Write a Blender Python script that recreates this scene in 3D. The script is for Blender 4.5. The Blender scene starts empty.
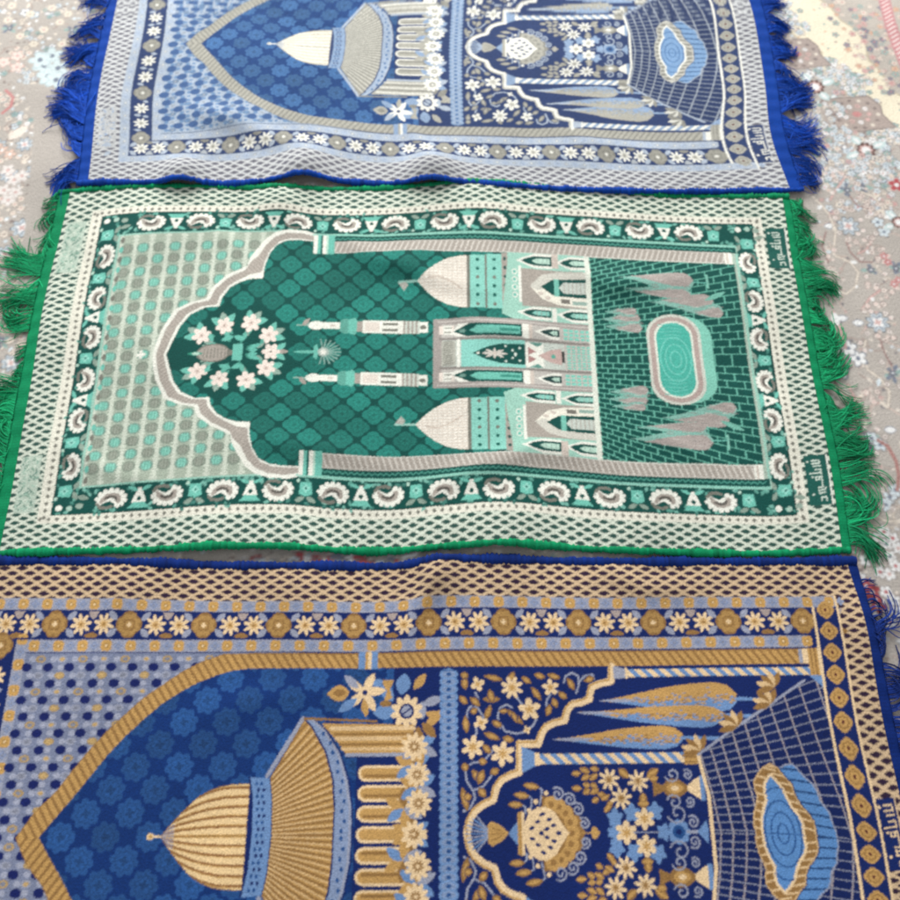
"""Three woven prayer rugs lying side by side on a flowered carpet."""
import bpy, math, random
import numpy as np


# ---------------------------------------------------------------- woven designs
def L(c):
    c = np.array(c, float) / 255.0
    return np.where(c <= 0.04045, c / 12.92, ((c + 0.055) / 1.055) ** 2.4)


class Loom:
    """A sheet of woven stitches, u along the rug and v across it, in millimetres."""
    def __init__(self, u0, u1, v0, v1, res=0.6):
        self.u0, self.v0, self.res = u0, v0, res
        self.nu = int(round((u1 - u0) / res)); self.nv = int(round((v1 - v0) / res))
        self.a = np.zeros((self.nv, self.nu, 3), np.float32)
        self.u = (u0 + (np.arange(self.nu) + .5) * res).astype(np.float32)
        self.v = (v0 + (np.arange(self.nv) + .5) * res).astype(np.float32)
        self.clip = None

    def box(self, u0, u1, v0, v1):
        i0 = max(0, int((u0 - self.u0) / self.res) - 1); i1 = min(self.nu, int((u1 - self.u0) / self.res) + 2)
        j0 = max(0, int((v0 - self.v0) / self.res) - 1); j1 = min(self.nv, int((v1 - self.v0) / self.res) + 2)
        if i1 <= i0 or j1 <= j0:
            return None
        U, V = np.meshgrid(self.u[i0:i1], self.v[j0:j1])
        return (slice(j0, j1), slice(i0, i1)), U, V

    def put(self, sl, m, col):
        if self.clip is not None:
            m = m & self.clip[sl]
        self.a[sl][m] = col

    def fn(self, u0, u1, v0, v1, f, col):
        b = self.box(u0, u1, v0, v1)
        if b is None:
            return
        sl, U, V = b
        self.put(sl, f(U, V) & (U >= u0) & (U < u1) & (V >= v0) & (V < v1), col)

    def rect(self, u0, u1, v0, v1, col):
        self.fn(u0, u1, v0, v1, lambda U, V: U > -1e9, col)

    def mask(self, pts):
        m = np.zeros((self.nv, self.nu), bool)
        b = self._poly(pts)
        if b:
            m[b[0]] = b[1]
        return m

    def _poly(self, pts):
        p = np.array(pts, float)
        b = self.box(p[:, 0].min(), p[:, 0].max(), p[:, 1].min(), p[:, 1].max())
        if b is None:
            return None
        sl, U, V = b
        m = np.zeros(U.shape, bool)
        for (x0, y0), (x1, y1) in zip(p, np.roll(p, -1, 0)):
            if y0 == y1:
                continue
            m ^= ((V >= min(y0, y1)) & (V < max(y0, y1)) & (U < x0 + (V - y0) * (x1 - x0) / (y1 - y0)))
        return sl, m

    def poly(self, pts, col):
        b = self._poly(pts)
        if b:
            self.put(b[0], b[1], col)

    def line(self, pts, w, col, closed=False):
        p = [tuple(q) for q in pts]
        if closed:
            p = p + [p[0]]
        h = w / 2.
        for (x0, y0), (x1, y1) in zip(p[:-1], p[1:]):
            b = self.box(min(x0, x1) - h, max(x0, x1) + h, min(y0, y1) - h, max(y0, y1) + h)
            if b is None:
                continue
            sl, U, V = b
            dx, dy = x1 - x0, y1 - y0
            l2 = dx * dx + dy * dy + 1e-9
            t = np.clip(((U - x0) * dx + (V - y0) * dy) / l2, 0, 1)
            self.put(sl, (U - x0 - t * dx) ** 2 + (V - y0 - t * dy) ** 2 <= h * h, col)

    def ell(self, cx, cy, rx, ry, col, rot=0.):
        r = max(rx, ry); c, s = math.cos(rot), math.sin(rot)
        self.fn(cx - r, cx + r, cy - r, cy + r,
                lambda U, V: (((U - cx) * c + (V - cy) * s) / rx) ** 2 + ((-(U - cx) * s + (V - cy) * c) / ry) ** 2 <= 1, col)

    def rose(self, cx, cy, r0, r1, n, col, rot=0., p=1., sy=1.):
        """n petals, radius swinging from r0 in the notches to r1 at the tips"""
        R = max(r0, r1)
        def f(U, V):
            d = np.hypot(U - cx, (V - cy) / sy); t = np.arctan2((V - cy) / sy, U - cx)
            return d <= r0 + (r1 - r0) * np.abs(np.cos((t - rot) * n / 2)) ** p
        self.fn(cx - R, cx + R, cy - R * sy, cy + R * sy, f, col)

    def leaf(self, x0, y0, x1, y1, w, col, pw=1.0):
        """pointed leaf from its base to its tip, w wide"""
        dx, dy = x1 - x0, y1 - y0; l = math.hypot(dx, dy)
        m = w
        def f(U, V):
            t = ((U - x0) * dx + (V - y0) * dy) / (l * l); q = np.abs(-(U - x0) * dy + (V - y0) * dx) / l
            tt = np.clip(t, 0, 1)
            return (t >= 0) & (t <= 1) & (q <= w / 2 * np.maximum(np.sin(np.pi * tt ** pw), 0) ** .8)
        self.fn(min(x0, x1) - m, max(x0, x1) + m, min(y0, y1) - m, max(y0, y1) + m, f, col)

    def spiral(self, cx, cy, r, turns, a0, w, col, sg=1):
        n = int(14 * turns) + 4
        self.line([(cx + r * (1 - .8 * k / n) * math.cos(a0 + sg * 2 * math.pi * turns * k / n),
                    cy + r * (1 - .8 * k / n) * math.sin(a0 + sg * 2 * math.pi * turns * k / n)) for k in range(n + 1)], w, col)

    def lattice(self, u0, u1, v0, v1, pu, pv, a, b, bg, hole):
        self.rect(u0, u1, v0, v1, bg)
        def f(U, V):
            r = np.floor(V / pv + .5); x = U / pu + .5 * (r % 2); x = (x - np.floor(x + .5)) * pu
            y = V - r * pv
            return np.abs(x) / a + np.abs(y) / b < 1
        self.fn(u0, u1, v0, v1, f, hole)


class Scaled:
    """the same loom, drawn on through a stretch along and across the rug"""
    def __init__(self, lm, fu, ks, fs=None):
        self.m, self.fu, self.ks, self.fs = lm, fu, ks, fs or (lambda s: s * ks)
    def P(self, q):
        return (self.fu(q[0]), self.fs(q[1]))
    def poly(self, pts, col): self.m.poly([self.P(q) for q in pts], col)
    def line(self, pts, w, col, closed=False): self.m.line([self.P(q) for q in pts], w * .85, col, closed)
    def rect(self, a, b, c, d, col): self.m.rect(self.fu(a), self.fu(b), self.fs(c), self.fs(d), col)
    def ell(self, x, y, a, b, col): self.m.ell(*self.P((x, y)), a * self.ks, b * self.ks, col)
    def rose(self, x, y, a, b, n, col, rot=0., p=1.): self.m.rose(*self.P((x, y)), a * self.ks, b * self.ks, n, col, rot, p)
    def leaf(self, a, b, c, d, w, col, pw=1.): self.m.leaf(*self.P((a, b)), *self.P((c, d)), w * self.ks, col, pw)
    def spiral(self, x, y, r, t, a, w, col, sg=1): self.m.spiral(*self.P((x, y)), r * self.ks * 1.12, t, a, w * .9, col, sg)


def mirror(lm):
    """the second half of a rug repeats the first across its long axis"""
    f = Loom.__new__(Loom)
    f.u0, f.res, f.nu, f.u = lm.u0, lm.res, lm.nu, lm.u
    k = int(round(-lm.v0 / lm.res)); half = lm.a[k:]
    f.a = np.concatenate([half[::-1], half], 0); f.nv = f.a.shape[0]; f.v0 = -half.shape[0] * lm.res
    f.v = (f.v0 + (np.arange(f.nv) + .5) * lm.res).astype(np.float32); f.clip = None
    return f


def arc(cx, cy, r, a0, a1, n=10, sy=1.):
    return [(cx + r * math.cos(math.radians(a0 + (a1 - a0) * k / n)), cy + sy * r * math.sin(math.radians(a0 + (a1 - a0) * k / n))) for k in range(n + 1)]


def drop(tip, end, c, w, k=14):
    """cypress lying on its side: thin tip, full rounded foot"""
    P = []
    for i in range(k + 1):
        t = i / k; h = w / 2 * (math.sin(min(1., t / .82) * math.pi / 2) ** 1.5 if t < .82 else math.sqrt(max(0., 1 - ((t - .82) / .18) ** 2)))
        P.append((tip + (end - tip) * t, h))
    return [(x, c + h) for x, h in P] + [(x, c - h) for x, h in P[::-1]]


def mir(pts):
    """outline of one half closed by its mirror image"""
    return list(pts) + [(x, -y) for x, y in reversed(pts)]


def letters(f, u, v, col, d, k=1., ku=1.):
    """the six woven letters, read from the far end towards the viewer"""
    def P(*q):
        return [(u + x * k * ku, v + d * y * k) for x, y in q]
    w = 2.3 * k * ku ** .5
    f.ell(*P((3, 6))[0], 1.8 * k, 1.8 * k, col)
    f.line(P((10, 5), (23, 5)), w, col); f.line(P((10, 10), (24, 10), (24, 7)), w, col); f.line(P((12, 14.5), (25, 14.5)), w, col)
    f.line(P((14, 21), (24, 21), (24, 28)), w, col); f.line(P((4, 27), (24, 27)), w, col); f.ell(*P((8, 33))[0], 1.7 * k, 1.7 * k, col)
    f.line(P((13, 33), (24, 33), (24, 51)), w, col); f.line(P((13, 33), (13, 38), (20, 38), (20, 34)), w, col)
    f.line(P((16, 51), (25, 51)), w, col); f.line(P((16, 56), (27, 55), (29, 52)), w, col); f.line(P((16, 61), (27, 60)), w, col)
    f.ell(*P((6, 62))[0], 1.8 * k, 1.8 * k, col); f.line(P((16, 61), (16, 54)), w * .8, col)
    f.line(P((19, 73), (19, 68), (27, 67), (28, 74)), w, col)

def green_design():
    dk, dk2, md, lt, mint = L((9, 76, 69)), L((10, 92, 82)), L((36, 122, 110)), L((112, 190, 172)), L((186, 218, 200))
    wh, gy, gd, pk = L((236, 236, 224)), L((168, 160, 150)), L((122, 122, 112)), L((206, 194, 182))
    lm = Loom(-2, 1102, -6, 292, .6)
    # outer net
    lm.lattice(-2, 1102, -6, 292, 22, 6.1, 7.6, 3.9, L((212, 220, 203)), L((44, 80, 72)))
    rq = random.Random(3)                                    # dim worked panels at the left corners
    lm.rect(6, 34, 152, 236, L((186, 202, 186)))
    for k in range(90):
        u, v = rq.uniform(7, 30), rq.uniform(153, 233); lm.line([(u, v), (u + rq.uniform(-3, 5), v + rq.uniform(-4, 4))], 2, L(rq.choice(((128, 158, 140), (212, 222, 206), (96, 132, 118), (150, 182, 164)))))
    # pearl stripe
    for a in ((40, 1064, 240, 252), (40, 57, -6, 252), (1049, 1064, -6, 252)):
        lm.rect(*a, L((228, 226, 210)))
    for k in range(95):
        u = 44 + k * 10.9
        if u < 1062:
            lm.poly([(u - 3, 246), (u, 249.4), (u + 3, 246), (u, 242.6)], gd)
    for k in range(24):
        v = k * 10.6
        for u in (48.5, 1056.5):
            lm.poly([(u - 3.2, v), (u, v + 3.4), (u + 3.2, v), (u, v - 3.4)], gd)
    # paisley border
    lm.rect(57, 1049, -6, 240, dk)
    rq = random.Random(8)
    for k in range(300):                                     # small mint filling between the large figures
        u, v = (rq.uniform(60, 1046), rq.choice((206, 236)) + rq.uniform(-3, 3)) if rq.random() < .7 else (rq.choice((61, 86, 1023, 1046)) + rq.uniform(-2, 2), rq.uniform(0, 236))
        a = rq.uniform(0, 6.28); lm.leaf(u, v, u + 8 * math.cos(a), v + 8 * math.sin(a), 4.5, L(rq.choice(((96, 160, 144), (120, 180, 164), (70, 130, 118)))))
    lm.line([(57, -6), (57, 240), (1049, 240), (1049, -6)], 1.6, L((18, 60, 56)))

    def paisley(cx, cy, ang, flip, s=1.):
        c, q = math.cos(ang), math.sin(ang)
        def T(x, y):
            y *= flip
            return (cx + s * (x * c - y * q), cy + s * (x * q + y * c))
        back = [(-17, -5), (-19.5, 1), (-16, 7.5), (-9.5, 11.5), (-1.5, 12.8), (6.5, 12), (13.5, 8.5), (18, 3), (18.5, -3), (15, -8), (9, -9.5)]
        lm.poly([T(*bk) for bk in back + [(3, -6), (-3, -4), (-8, -6), (-12, -9)]], wh)
        for bk in back:
            lm.ell(*T(*bk), 3.7 * s, 3.7 * s, wh)
        for k in range(len(back) - 1):                       # notches between the scallops
            (x0, y0), (x1, y1) = back[k], back[k + 1]; mx, my = (x0 + x1) / 2, (y0 + y1) / 2
            lm.line([T(mx * 1.24, my * 1.3), T(mx * 1.08, my * 1.1)], 1.2 * s, dk)
        lm.poly([T(-20, -14), T(-7, -14), T(4, -7), T(-2, -2.5), T(-9, -5), T(-16, -9)], dk)
        lm.line([T(-19, -7), T(-14, -12), T(-5, -13), T(1, -11)], 4.6 * s, gd)
        lm.line([T(10, -3), T(9, 3), T(2, 5.5), T(-6, 4.5), T(-11, 0)], 7.6 * s, gy); lm.line([T(-11, 0), T(-14, -4)], 5 * s, gy)
        lm.line([T(7, -1), T(5, 2.5), T(-2, 4), T(-8, 1.5)], 3.8 * s, L((92, 88, 82)))
        lm.line([T(-1, -1), T(4, -2.5)], 2.2 * s, wh)

    def lotus(cx, cy, ang):
        c, q = math.cos(ang), math.sin(ang)
        def T(x, y):
            return (cx + x * c - y * q, cy + x * q + y * c)
        lm.poly([T(-15, -15), T(15, -15), T(9, -9), T(7, 2), T(-7, 2), T(-9, -9)], lt)
        lm.poly([T(-10, -7), T(10, -7), T(5, 6), T(2, 13), T(-2, 13), T(-5, 6)], wh)
        lm.leaf(*T(-2, 9), *T(-16, 15), 5, lt); lm.leaf(*T(2, 9), *T(16, 15), 5, lt)
        lm.ell(*T(0, -2), 3, 3, dk)

    def tuft(cx, cy, ang):
        c, q = math.cos(ang), math.sin(ang)
        def T(x, y):
            return (cx + x * c - y * q, cy + x * q + y * c)
        lm.poly([T(-9, -4), T(-7, 12), T(8, 12), T(9, -4), T(0, -7)], lt)
        lm.rose(*T(0, 4), 2.5, 5.5, 4, L((150, 214, 198))); lm.ell(*T(0, 4), 1.6, 1.6, dk2)
        lm.leaf(*T(-1, -8), *T(-14, -14), 6.5, L((140, 160, 146))); lm.leaf(*T(1, -8), *T(14, -14), 6.5, L((140, 160, 146)))
        lm.ell(*T(11, 14), 2.4, 2.4, mint)

    for k in range(13):
        u = 134 + k * 74.3
        if u < 1000:
            paisley(u, 221, 0, 1 if k % 2 else -1, .95)
        u2 = u - 37.2
        if 105 < u2 < 1010:
            (lotus if k % 2 else tuft)(u2, 221, math.pi)
    for u, ang in ((73.5, math.pi / 2), (1034.5, -math.pi / 2)):
        for k, v in enumerate((35, 100, 170)):
            paisley(u, v, ang, 1 if k % 2 else -1, .86)
        lotus(u, 67.5, ang); tuft(u, 134, ang); tuft(u, 0, ang)
        tuft(u, 205, ang)
        lm.ell(u - 8, 230, 4.4, 4.4, wh); lm.ell(u + 6, 231, 4, 4, L((170, 200, 184))); lm.ell(u + 19, 228, 5, 4, L((150, 170, 156))); lm.leaf(u + 14, 214, u + 30, 218, 7, L((140, 160, 146)))
    # inner frame
    lm.rect(88, 1021, -6, 202, L((172, 190, 174)))
    lm.line([(90, -6), (90, 201), (1019, 201), (1019, -6)], 2.6, L((150, 200, 182)))
    # spotted ground on the left
    lm.rect(93, 420, -6, 199, L((168, 180, 163)))
    def bars(U, V):
        x = (U - 93) / 23.5 + .01; x = np.abs(x - np.floor(x + .5)) * 23.5
        return (x < 2.6) | ((np.abs(V / 19.6 - np.floor(V / 19.6 + .5)) < .1) & (x < 5)) | ((np.sin(V * 1.1) > .5) & (x < 5))
    lm.fn(93, 420, -6, 199, bars, L((204, 212, 196)))
    for i in range(14):
        for j in range(11):
            u, v = 104.5 + 23.5 * i, j * 19.6
            if v > 195:
                continue
            c = (i + j) % 2
            lm.ell(u, v, 9.2, 8.4, L((136, 148, 134)) if c else L((124, 156, 142)))
            lm.ell(u, v, 6.6, 6.2, L((152, 160, 146)) if c else L((116, 182, 163)))
            for d in (-4, 0, 4):
                lm.line([(u + d, v - 6), (u + d, v + 6)], 1., L((124, 130, 118)) if c else L((146, 208, 190)))
    for k in range(13):
        v = k * 16.
        lm.ell(96, v, 3, 5, lt if k % 2 else gd)
    # the dark prayer field
    inn = [(182.6, 1.3), (189.4, 21.6), (197.0, 43.9), (209.6, 62.5), (230.4, 73.9), (250.0, 73.9), (252.7, 86.4), (263.1, 102.0), (276.1, 111.3), (290.4, 117.1), (310.2, 118.3), (311.1, 138.9), (316.0, 159.7), (325.8, 176.5), (341.3, 185.0), (360.4, 187.4), (390.8, 186.8), (421.1, 186.2)]
    out = [(164.1, 0.4), (167.2, 21.6), (171.7, 40.0), (186.6, 71.0), (207.4, 82.4), (229.9, 88.2), (237.0, 105.5), (255.3, 121.2), (284.7, 138.3), (288.4, 153.7), (297.1, 169.3), (309.7, 188.6), (324.1, 199.6), (344.0, 205.1), (369.4, 205.7), (400.2, 200.8)]
    inn[0] = (inn[0][0], 0); out[0] = (out[0][0], 0)
    inn[-1] = (inn[-1][0], 189); out[-1] = (392, 199)
    lm.poly(mir(out + [(420, 200)]), wh)
    def inset(P, Q, f):
        m = min(len(P), len(Q))
        return [(Q[i][0] + (P[i][0] - Q[i][0]) * f, Q[i][1] + (P[i][1] - Q[i][1]) * f) for i in range(m)]
    lm.poly(mir(inset(inn, out, .24) + [(420, 189)]), gy)
    # twill on the grey band
    keep = lm.mask(mir(inset(inn, out, .24) + [(420, 189)]))
    lm.clip = keep
    lm.fn(150, 400, -6, 200, lambda U, V: np.sin((U + V) * .9) > .6, L((186, 178, 168)))
    lm.clip = None
    lm.poly(mir(inset(inn, out, .80) + [(420, 186)]), wh)
    field = mir(inn + [(420, 184), (420, 168), (676, 168), (676, 176), (800, 176)])
    lm.poly(field, dk)
    lm.clip = lm.mask(field)
    for j in range(-1, 10):
        for i in range(18):
            u, v = 196 + 44 * i + (22 if j % 2 else 0), j * 20.5
            if ((u - 275) / 92) ** 2 + (v / 68) ** 2 < 1:
                continue
            h = math.sin(i * 12.9898 + j * 78.233) * 43758.5453; h -= math.floor(h)
            c = md * (.75 + .5 * h)
            lm.rose(u, v, 12.4, 16.6, 4, c, 0, .8, .9); lm.rose(u, v, 12.4, 14.4, 8, c, .39, 1., .95)
            lm.rose(u, v, 7, 10, 8, c * .78, 0, 1., .95); lm.rose(u, v, 5, 8, 8, c * 1.12, 0, 1., .95); lm.rose(u, v, 1.5, 4, 4, c * .75, 0)
    lm.clip = None
    lm.rose(148, 0, 3, 7, 4, wh)
    # vase of flowers at the head of the niche
    for k in range(26):                                      # foliage filling the wreath
        a = k * .785 + .2; r = 24 + 9 * (k % 3); u0, s0 = 276 + r * .8 * math.cos(a), r * .72 * math.sin(a)
        if s0 > -6:
            for sg in (1, -1):
                lm.leaf(u0, sg * s0, u0 + 15 * math.cos(a + .5), sg * (s0 + 13 * math.sin(a + .5)), 6.5, L(((70, 146, 128), (104, 180, 162), (140, 166, 152))[k % 3]))
    lm.ell(248, 0, 24, 15, gd); lm.ell(248, 0, 22, 13, gy)
    for k in range(7):
        lm.line([(235 + k * 5, -8), (235 + k * 5, 8)], 1, gd)
    lm.poly([(268, 5), (276, 4), (276, -4), (268, -5)], gd)
    lm.poly(mir([(276, 13), (288, 14), (290, 12), (290, 0)]), lt)
    lm.leaf(212, 0, 234, 0, 6, L((60, 150, 126))); lm.leaf(218, 0, 230, 0, 5, mint)
    for sgn in (1, -1):
        def Q(x, y):
            return (x, y * sgn)
        for (x, y, r) in ((229, 29, 13.5), (261, 43, 13), (299, 46, 14), (326, 27, 13.5)):
            for a in range(3):
                t = math.atan2(y, x - 270) + (a - 1) * .75
                lm.leaf(x, sgn * y, x + 25 * math.cos(t), sgn * (y + 22 * math.sin(t)), 11, lt if a != 1 else L((150, 176, 162)))
            t = math.atan2(-y, 270 - x); lm.leaf(x, sgn * y, x + 20 * math.cos(t + .5), sgn * (y + 18 * math.sin(t + .5)), 7, L((88, 164, 146)))
            lm.rose(x, sgn * y, r * .6, r * 1.05, 6, L((240, 226, 214)), .3); lm.rose(x, sgn * y, 1.5, 4.5, 5, L((214, 196, 184)), .3)
            lm.ell(x, sgn * y, 1.3, 1.3, L((150, 130, 120)))
        for (a, b, w) in (((258, 20), (276, 26), 8), ((276, 26), (292, 20), 8), ((298, 6), (316, 12), 7), ((298, 3), (312, 3), 6), ((246, 18), (240, 32), 6)):
            lm.leaf(*Q(*a), *Q(*b), w, L((104, 184, 166)))
    lm.leaf(336, 0, 352, 14, 9, lt); lm.leaf(336, 0, 352, -14, 9, lt); lm.leaf(338, 0, 356, 0, 7, gy)
    lm.rose(331, 0, 8, 13.5, 6, L((240, 226, 214))); lm.ell(331, 0, 2, 2, gd)
    # column beside the field: hatched shaft, capital and base
    lm.rect(392, 1019, 187, 200, dk)
    for k in range(80):
        u = 398 + k * 8.
        if u < 1012:
            lm.line([(u, 191), (u + 4, 194), (u + 8, 191)], 1.8, L((78, 150, 134)))
    lm.line([(380, 199.5), (1019, 199.5)], 2.4, L((140, 200, 182)))
    lm.rect(413, 1010, 168, 187, gy)
    lm.fn(413, 1000, 168, 187, lambda U, V: np.sin((U - V * .35) * 2 * np.pi / 8.2) > .45, L((206, 200, 190)))
    lm.line([(413, 168), (1010, 168)], 1.6, L((214, 212, 202))); lm.line([(413, 187), (1010, 187)], 1.6, L((196, 190, 180)))
    lm.rect(1000, 1012, 167, 188, wh); lm.rect(1003, 1006, 168, 187, pk)
    for u0, u1, c in ((382, 388, wh), (388, 393, lt), (393, 396, dk2), (396, 401, wh), (401, 404, mint), (404, 414, lt)):
        lm.rect(u0, u1, 165, 199, c)
    # shrine
    def minaret(s):
        lm.line([(366, s), (392, s)], 2.2, L((160, 190, 176))); lm.leaf(374, s - 1, 384, s + 9, 6, gy)
        lm.leaf(382, s, 410, s, 12, wh, .8)
        lm.rect(404, 428, s - 4.5, s + 4.5, wh); lm.rect(414, 422, s - 1.2, s + 1.2, pk)
        lm.poly([(428, s - 7), (434, s - 10), (440, s - 10), (440, s + 10), (434, s + 10), (428, s + 7)], L((96, 164, 148)))
        lm.poly([(440, s - 9), (450, s - 12), (453, s - 7), (453, s + 7), (450, s + 12), (440, s + 9)], lt)
        lm.rect(453, 461, s - 7, s + 7, gy)
        lm.rect(461, 520, s - 8.5, s + 8.5, wh); lm.rect(464, 486, s - 6, s + 6, L((224, 214, 202)))
        for d in (-4, 4):
            lm.rect(490, 512, s + d - 1.8, s + d + 1.8, gd)
        for k in range(4):
            lm.rect(520 + k * 6, 523 + k * 6, s - 8.5, s + 8.5, gy); lm.rect(523 + k * 6, 526 + k * 6, s - 8.5, s + 8.5, L((204, 212, 200)))
        lm.rect(544, 556, s - 7, s + 7, wh); lm.ell(549, s, 4, 3, gd)
    full = lm
    lm = Scaled(full, lambda u: u, 1.18, lambda s: 43 + (s - 43) * 1.22)
    minaret(43)
    lm = full
    lm.leaf(362, 0, 404, 0, 5, lt); lm.poly(mir([(392, 9), (397, 13), (399, 4), (399, 0)]), lt)
    for k in range(13):
        a = math.radians(-100 + k * 200 / 12)
        lm.line([(406, 0), (406 + 25 * math.cos(a), 20 * math.sin(a))], 1.8, L((140, 176, 164)))
    lm.ell(406, 0, 8, 7, L((176, 190, 180))); lm.rose(406, 0, 2, 5, 6, wh)
    # side dome
    dc = 117
    lm.line([(512, dc), (548, dc)], 3, L((150, 196, 182))); lm.poly([(512, dc - 2), (520, dc - 14), (526, dc - 5), (522, dc)], L((176, 176, 166)))
    lm.poly([(540, dc), (552, dc + 14), (566, dc + 27), (584, dc + 38), (602, dc + 43), (613, dc + 44), (613, dc - 44), (602, dc - 43), (584, dc - 38), (566, dc - 27), (552, dc - 14)], L((222, 212, 198)))
    lm.clip = lm.mask([(540, dc), (552, dc + 14), (566, dc + 27), (584, dc + 38), (602, dc + 43), (613, dc + 44), (613, dc - 44), (602, dc - 43), (584, dc - 38), (566, dc - 27), (552, dc - 14)])
    lm.fn(540, 613, 60, 170, lambda U, V: (np.sin(V * 1.25) > .3) & (np.sin(U * .9) > -.7), L((240, 236, 224)))
    lm.line([(556, dc + 4), (572, dc + 6), (590, dc - 2), (606, dc - 14)], 2, L((200, 186, 172)))
    lm.clip = None
    lm.rect(613, 618, dc - 44, dc + 44, gd)
    lm.rect(618, 640, dc - 44, dc + 45, L((140, 206, 190))); lm.rect(640, 643, dc - 45, dc + 46, gd); lm.rect(643, 665, dc - 45, dc + 47, L((140, 206, 190)))
    for k in range(6):
        for u in (629, 654):
            lm.ell(u, dc - 38 + k * 15, 2.6, 3, dk2 if k % 3 else gd)
    lm.poly([(665, dc - 46), (676, dc - 58), (676, dc + 50), (665, dc + 49)], gy)
    for k in range(6):
        lm.ell(670, dc - 36 + k * 15, 2.4, 3, L((40, 80, 76)))
    # mint facade of the wing
    lm.poly([(664, 64), (684, 54), (792, 54), (792, 168), (674, 168), (674, 150)], L((160, 206, 188)))
    lm.rect(690, 694, 84, 146, wh)
    for k in range(4):
        lm.ell(684, 96 + k * 13, 4, 5, wh); lm.ell(684, 96 + k * 13, 2.4, 3.2, lt)
    lm.poly([(694, 78), (792, 80), (792, 138), (694, 142)], gy)
    def nook(u0, u1, s0, s1, tip, rim, dark, lite):
        c = (s0 + s1) / 2.
        def shape(g, du):
            a = (s1 - s0) / 2. + g
            return [(u1 + .1, c - a), (u0 + tip * .9, c - a), (u0 + tip * .4, c - a * .62), (u0 - du, c), (u0 + tip * .4, c + a * .62), (u0 + tip * .9, c + a), (u1 + .1, c + a)]
        lm.poly(shape(4.2, 8), rim); lm.poly(shape(0, 0), dark)
        q = [(u1 - 3, c - (s1 - s0) * .28), (u0 + tip * 1.1, c - (s1 - s0) * .28), (u0 + tip * .75, c), (u0 + tip * 1.1, c + (s1 - s0) * .28), (u1 - 3, c + (s1 - s0) * .28)]
        lm.poly(q, lite)
        k = u0 + tip * 1.15
        while k < u1 - 6:
            lm.line([(k, c - (s1 - s0) * .26), (k, c + (s1 - s0) * .26)], 1.2, L((150, 176, 164))); k += 7
    nook(694, 740, 147, 163, 22, wh, dk, mint); nook(752, 792, 146, 161, 18, wh, dk, mint)
    nook(694, 736, 62, 74, 18, wh, dk, L((140, 206, 190))); nook(751, 792, 84 - 22, 75, 16, wh, dk, L((150, 206, 190)))
    lm.rect(737, 744, 56, 78, wh); lm.rect(740, 750, 144, 168, pk)
    lm.poly([(706, 112), (724, 92), (748, 84), (792, 82), (792, 98), (748, 98), (736, 104), (722, 122), (716, 122)], L((236, 232, 216)))
    lm.poly([(706, 112), (724, 132), (748, 138), (792, 138), (792, 126), (748, 126), (736, 120), (722, 106), (716, 106)], L((206, 204, 192)))
    lm.poly([(722, 112), (738, 100), (748, 98), (792, 97), (792, 127), (748, 126), (738, 124)], dk)
    lm.rect(742, 749, 98, 126, L((120, 190, 172)))
    lm.poly([(749, 112), (756, 103), (792, 103), (792, 121), (756, 121)], L((196, 204, 194)))
    for k in range(6):
        lm.line([(757 + k * 6, 104), (757 + k * 6, 120)], 1.4, gy)
    lm.ell(722, 101, 4, 3, pk); lm.ell(732, 94, 4, 3, pk); lm.rect(751, 764, 87, 94, L((120, 116, 108))); lm.rect(768, 790, 86, 92, L((150, 176, 164)))
    # main hall
    lm.rect(564, 792, -6, 56, L((164, 156, 150)))
    lm.rect(570, 792, 50, 52.5, L((196, 190, 182)))
    lm.rect(572, 790, 21, 25, L((140, 134, 128))); lm.rect(576, 790, -6, 21, L((196, 204, 194))); lm.rect(576, 790, 25, 47, L((190, 186, 178)))
    full = lm
    lm = Scaled(full, lambda u: u, 1., lambda s: 25 + (s - 45) * 1.78)
    lm.rect(572, 594, 48, 56, L((232, 220, 208))); lm.rect(578, 590, 48, 56, wh)
    lm.line([(580, 50), (590, 50)], 1.6, gd); lm.line([(580, 54), (590, 54)], 1.6, gd)
    lm.poly([(588, 48), (600, 46), (694, 46), (694, 57), (600, 57)], wh)
    lm.poly([(592, 50.5), (612, 46), (692, 46), (692, 57), (616, 57)], dk)
    lm.poly([(616, 51), (628, 48), (690, 48), (690, 55), (628, 55)], lt); lm.ell(606, 51, 5, 2.6, L((110, 150, 138)))
    lm.rect(660, 688, 50.2, 52.6, L((60, 140, 124)))
    lm.rect(694, 702, 45, 58, wh); lm.rect(702, 707, 45, 58, pk)
    lm = full
    nook(718, 746, 31, 43, 18, wh, L((30, 64, 62)), mint)
    for i in range(5):
        for j in range(3):
            lm.rect(752 + i * 8, 758 + i * 8, 28 + j * 6.5 , 32.5 + j * 6.5, L((130, 206, 186)))
    lm = Scaled(full, lambda u: u, .5, lambda s: s * .5)
    lm.rect(576, 596, -6, 40, L((180, 180, 168)))
    for k in range(7):
        lm.line([(579, -4 + k * 6.5), (585, 0 + k * 6.5), (592, -3 + k * 6.5)], 1.5, gd)
    lm.rect(598, 602, -6, 44, wh); lm.rect(604, 696, -6, 43, L((140, 206, 192)))
    lm.poly(mir([(620, 0), (640, 20), (660, 31), (696, 33), (696, 0)]), dk)
    for a in range(8):
        t = a * math.pi / 4; lm.leaf(652, 0, 652 + 19 * math.cos(t), 17 * math.sin(t), 8, L((206, 200, 190)))
    lm.ell(652, 0, 5, 5, pk); lm.ell(628, 0, 4, 4, wh)
    for u, v in ((668, 24), (678, 12), (688, 20), (682, 2)):
        lm.ell(u, v, 3.6, 3.6, L((214, 226, 214)))
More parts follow.
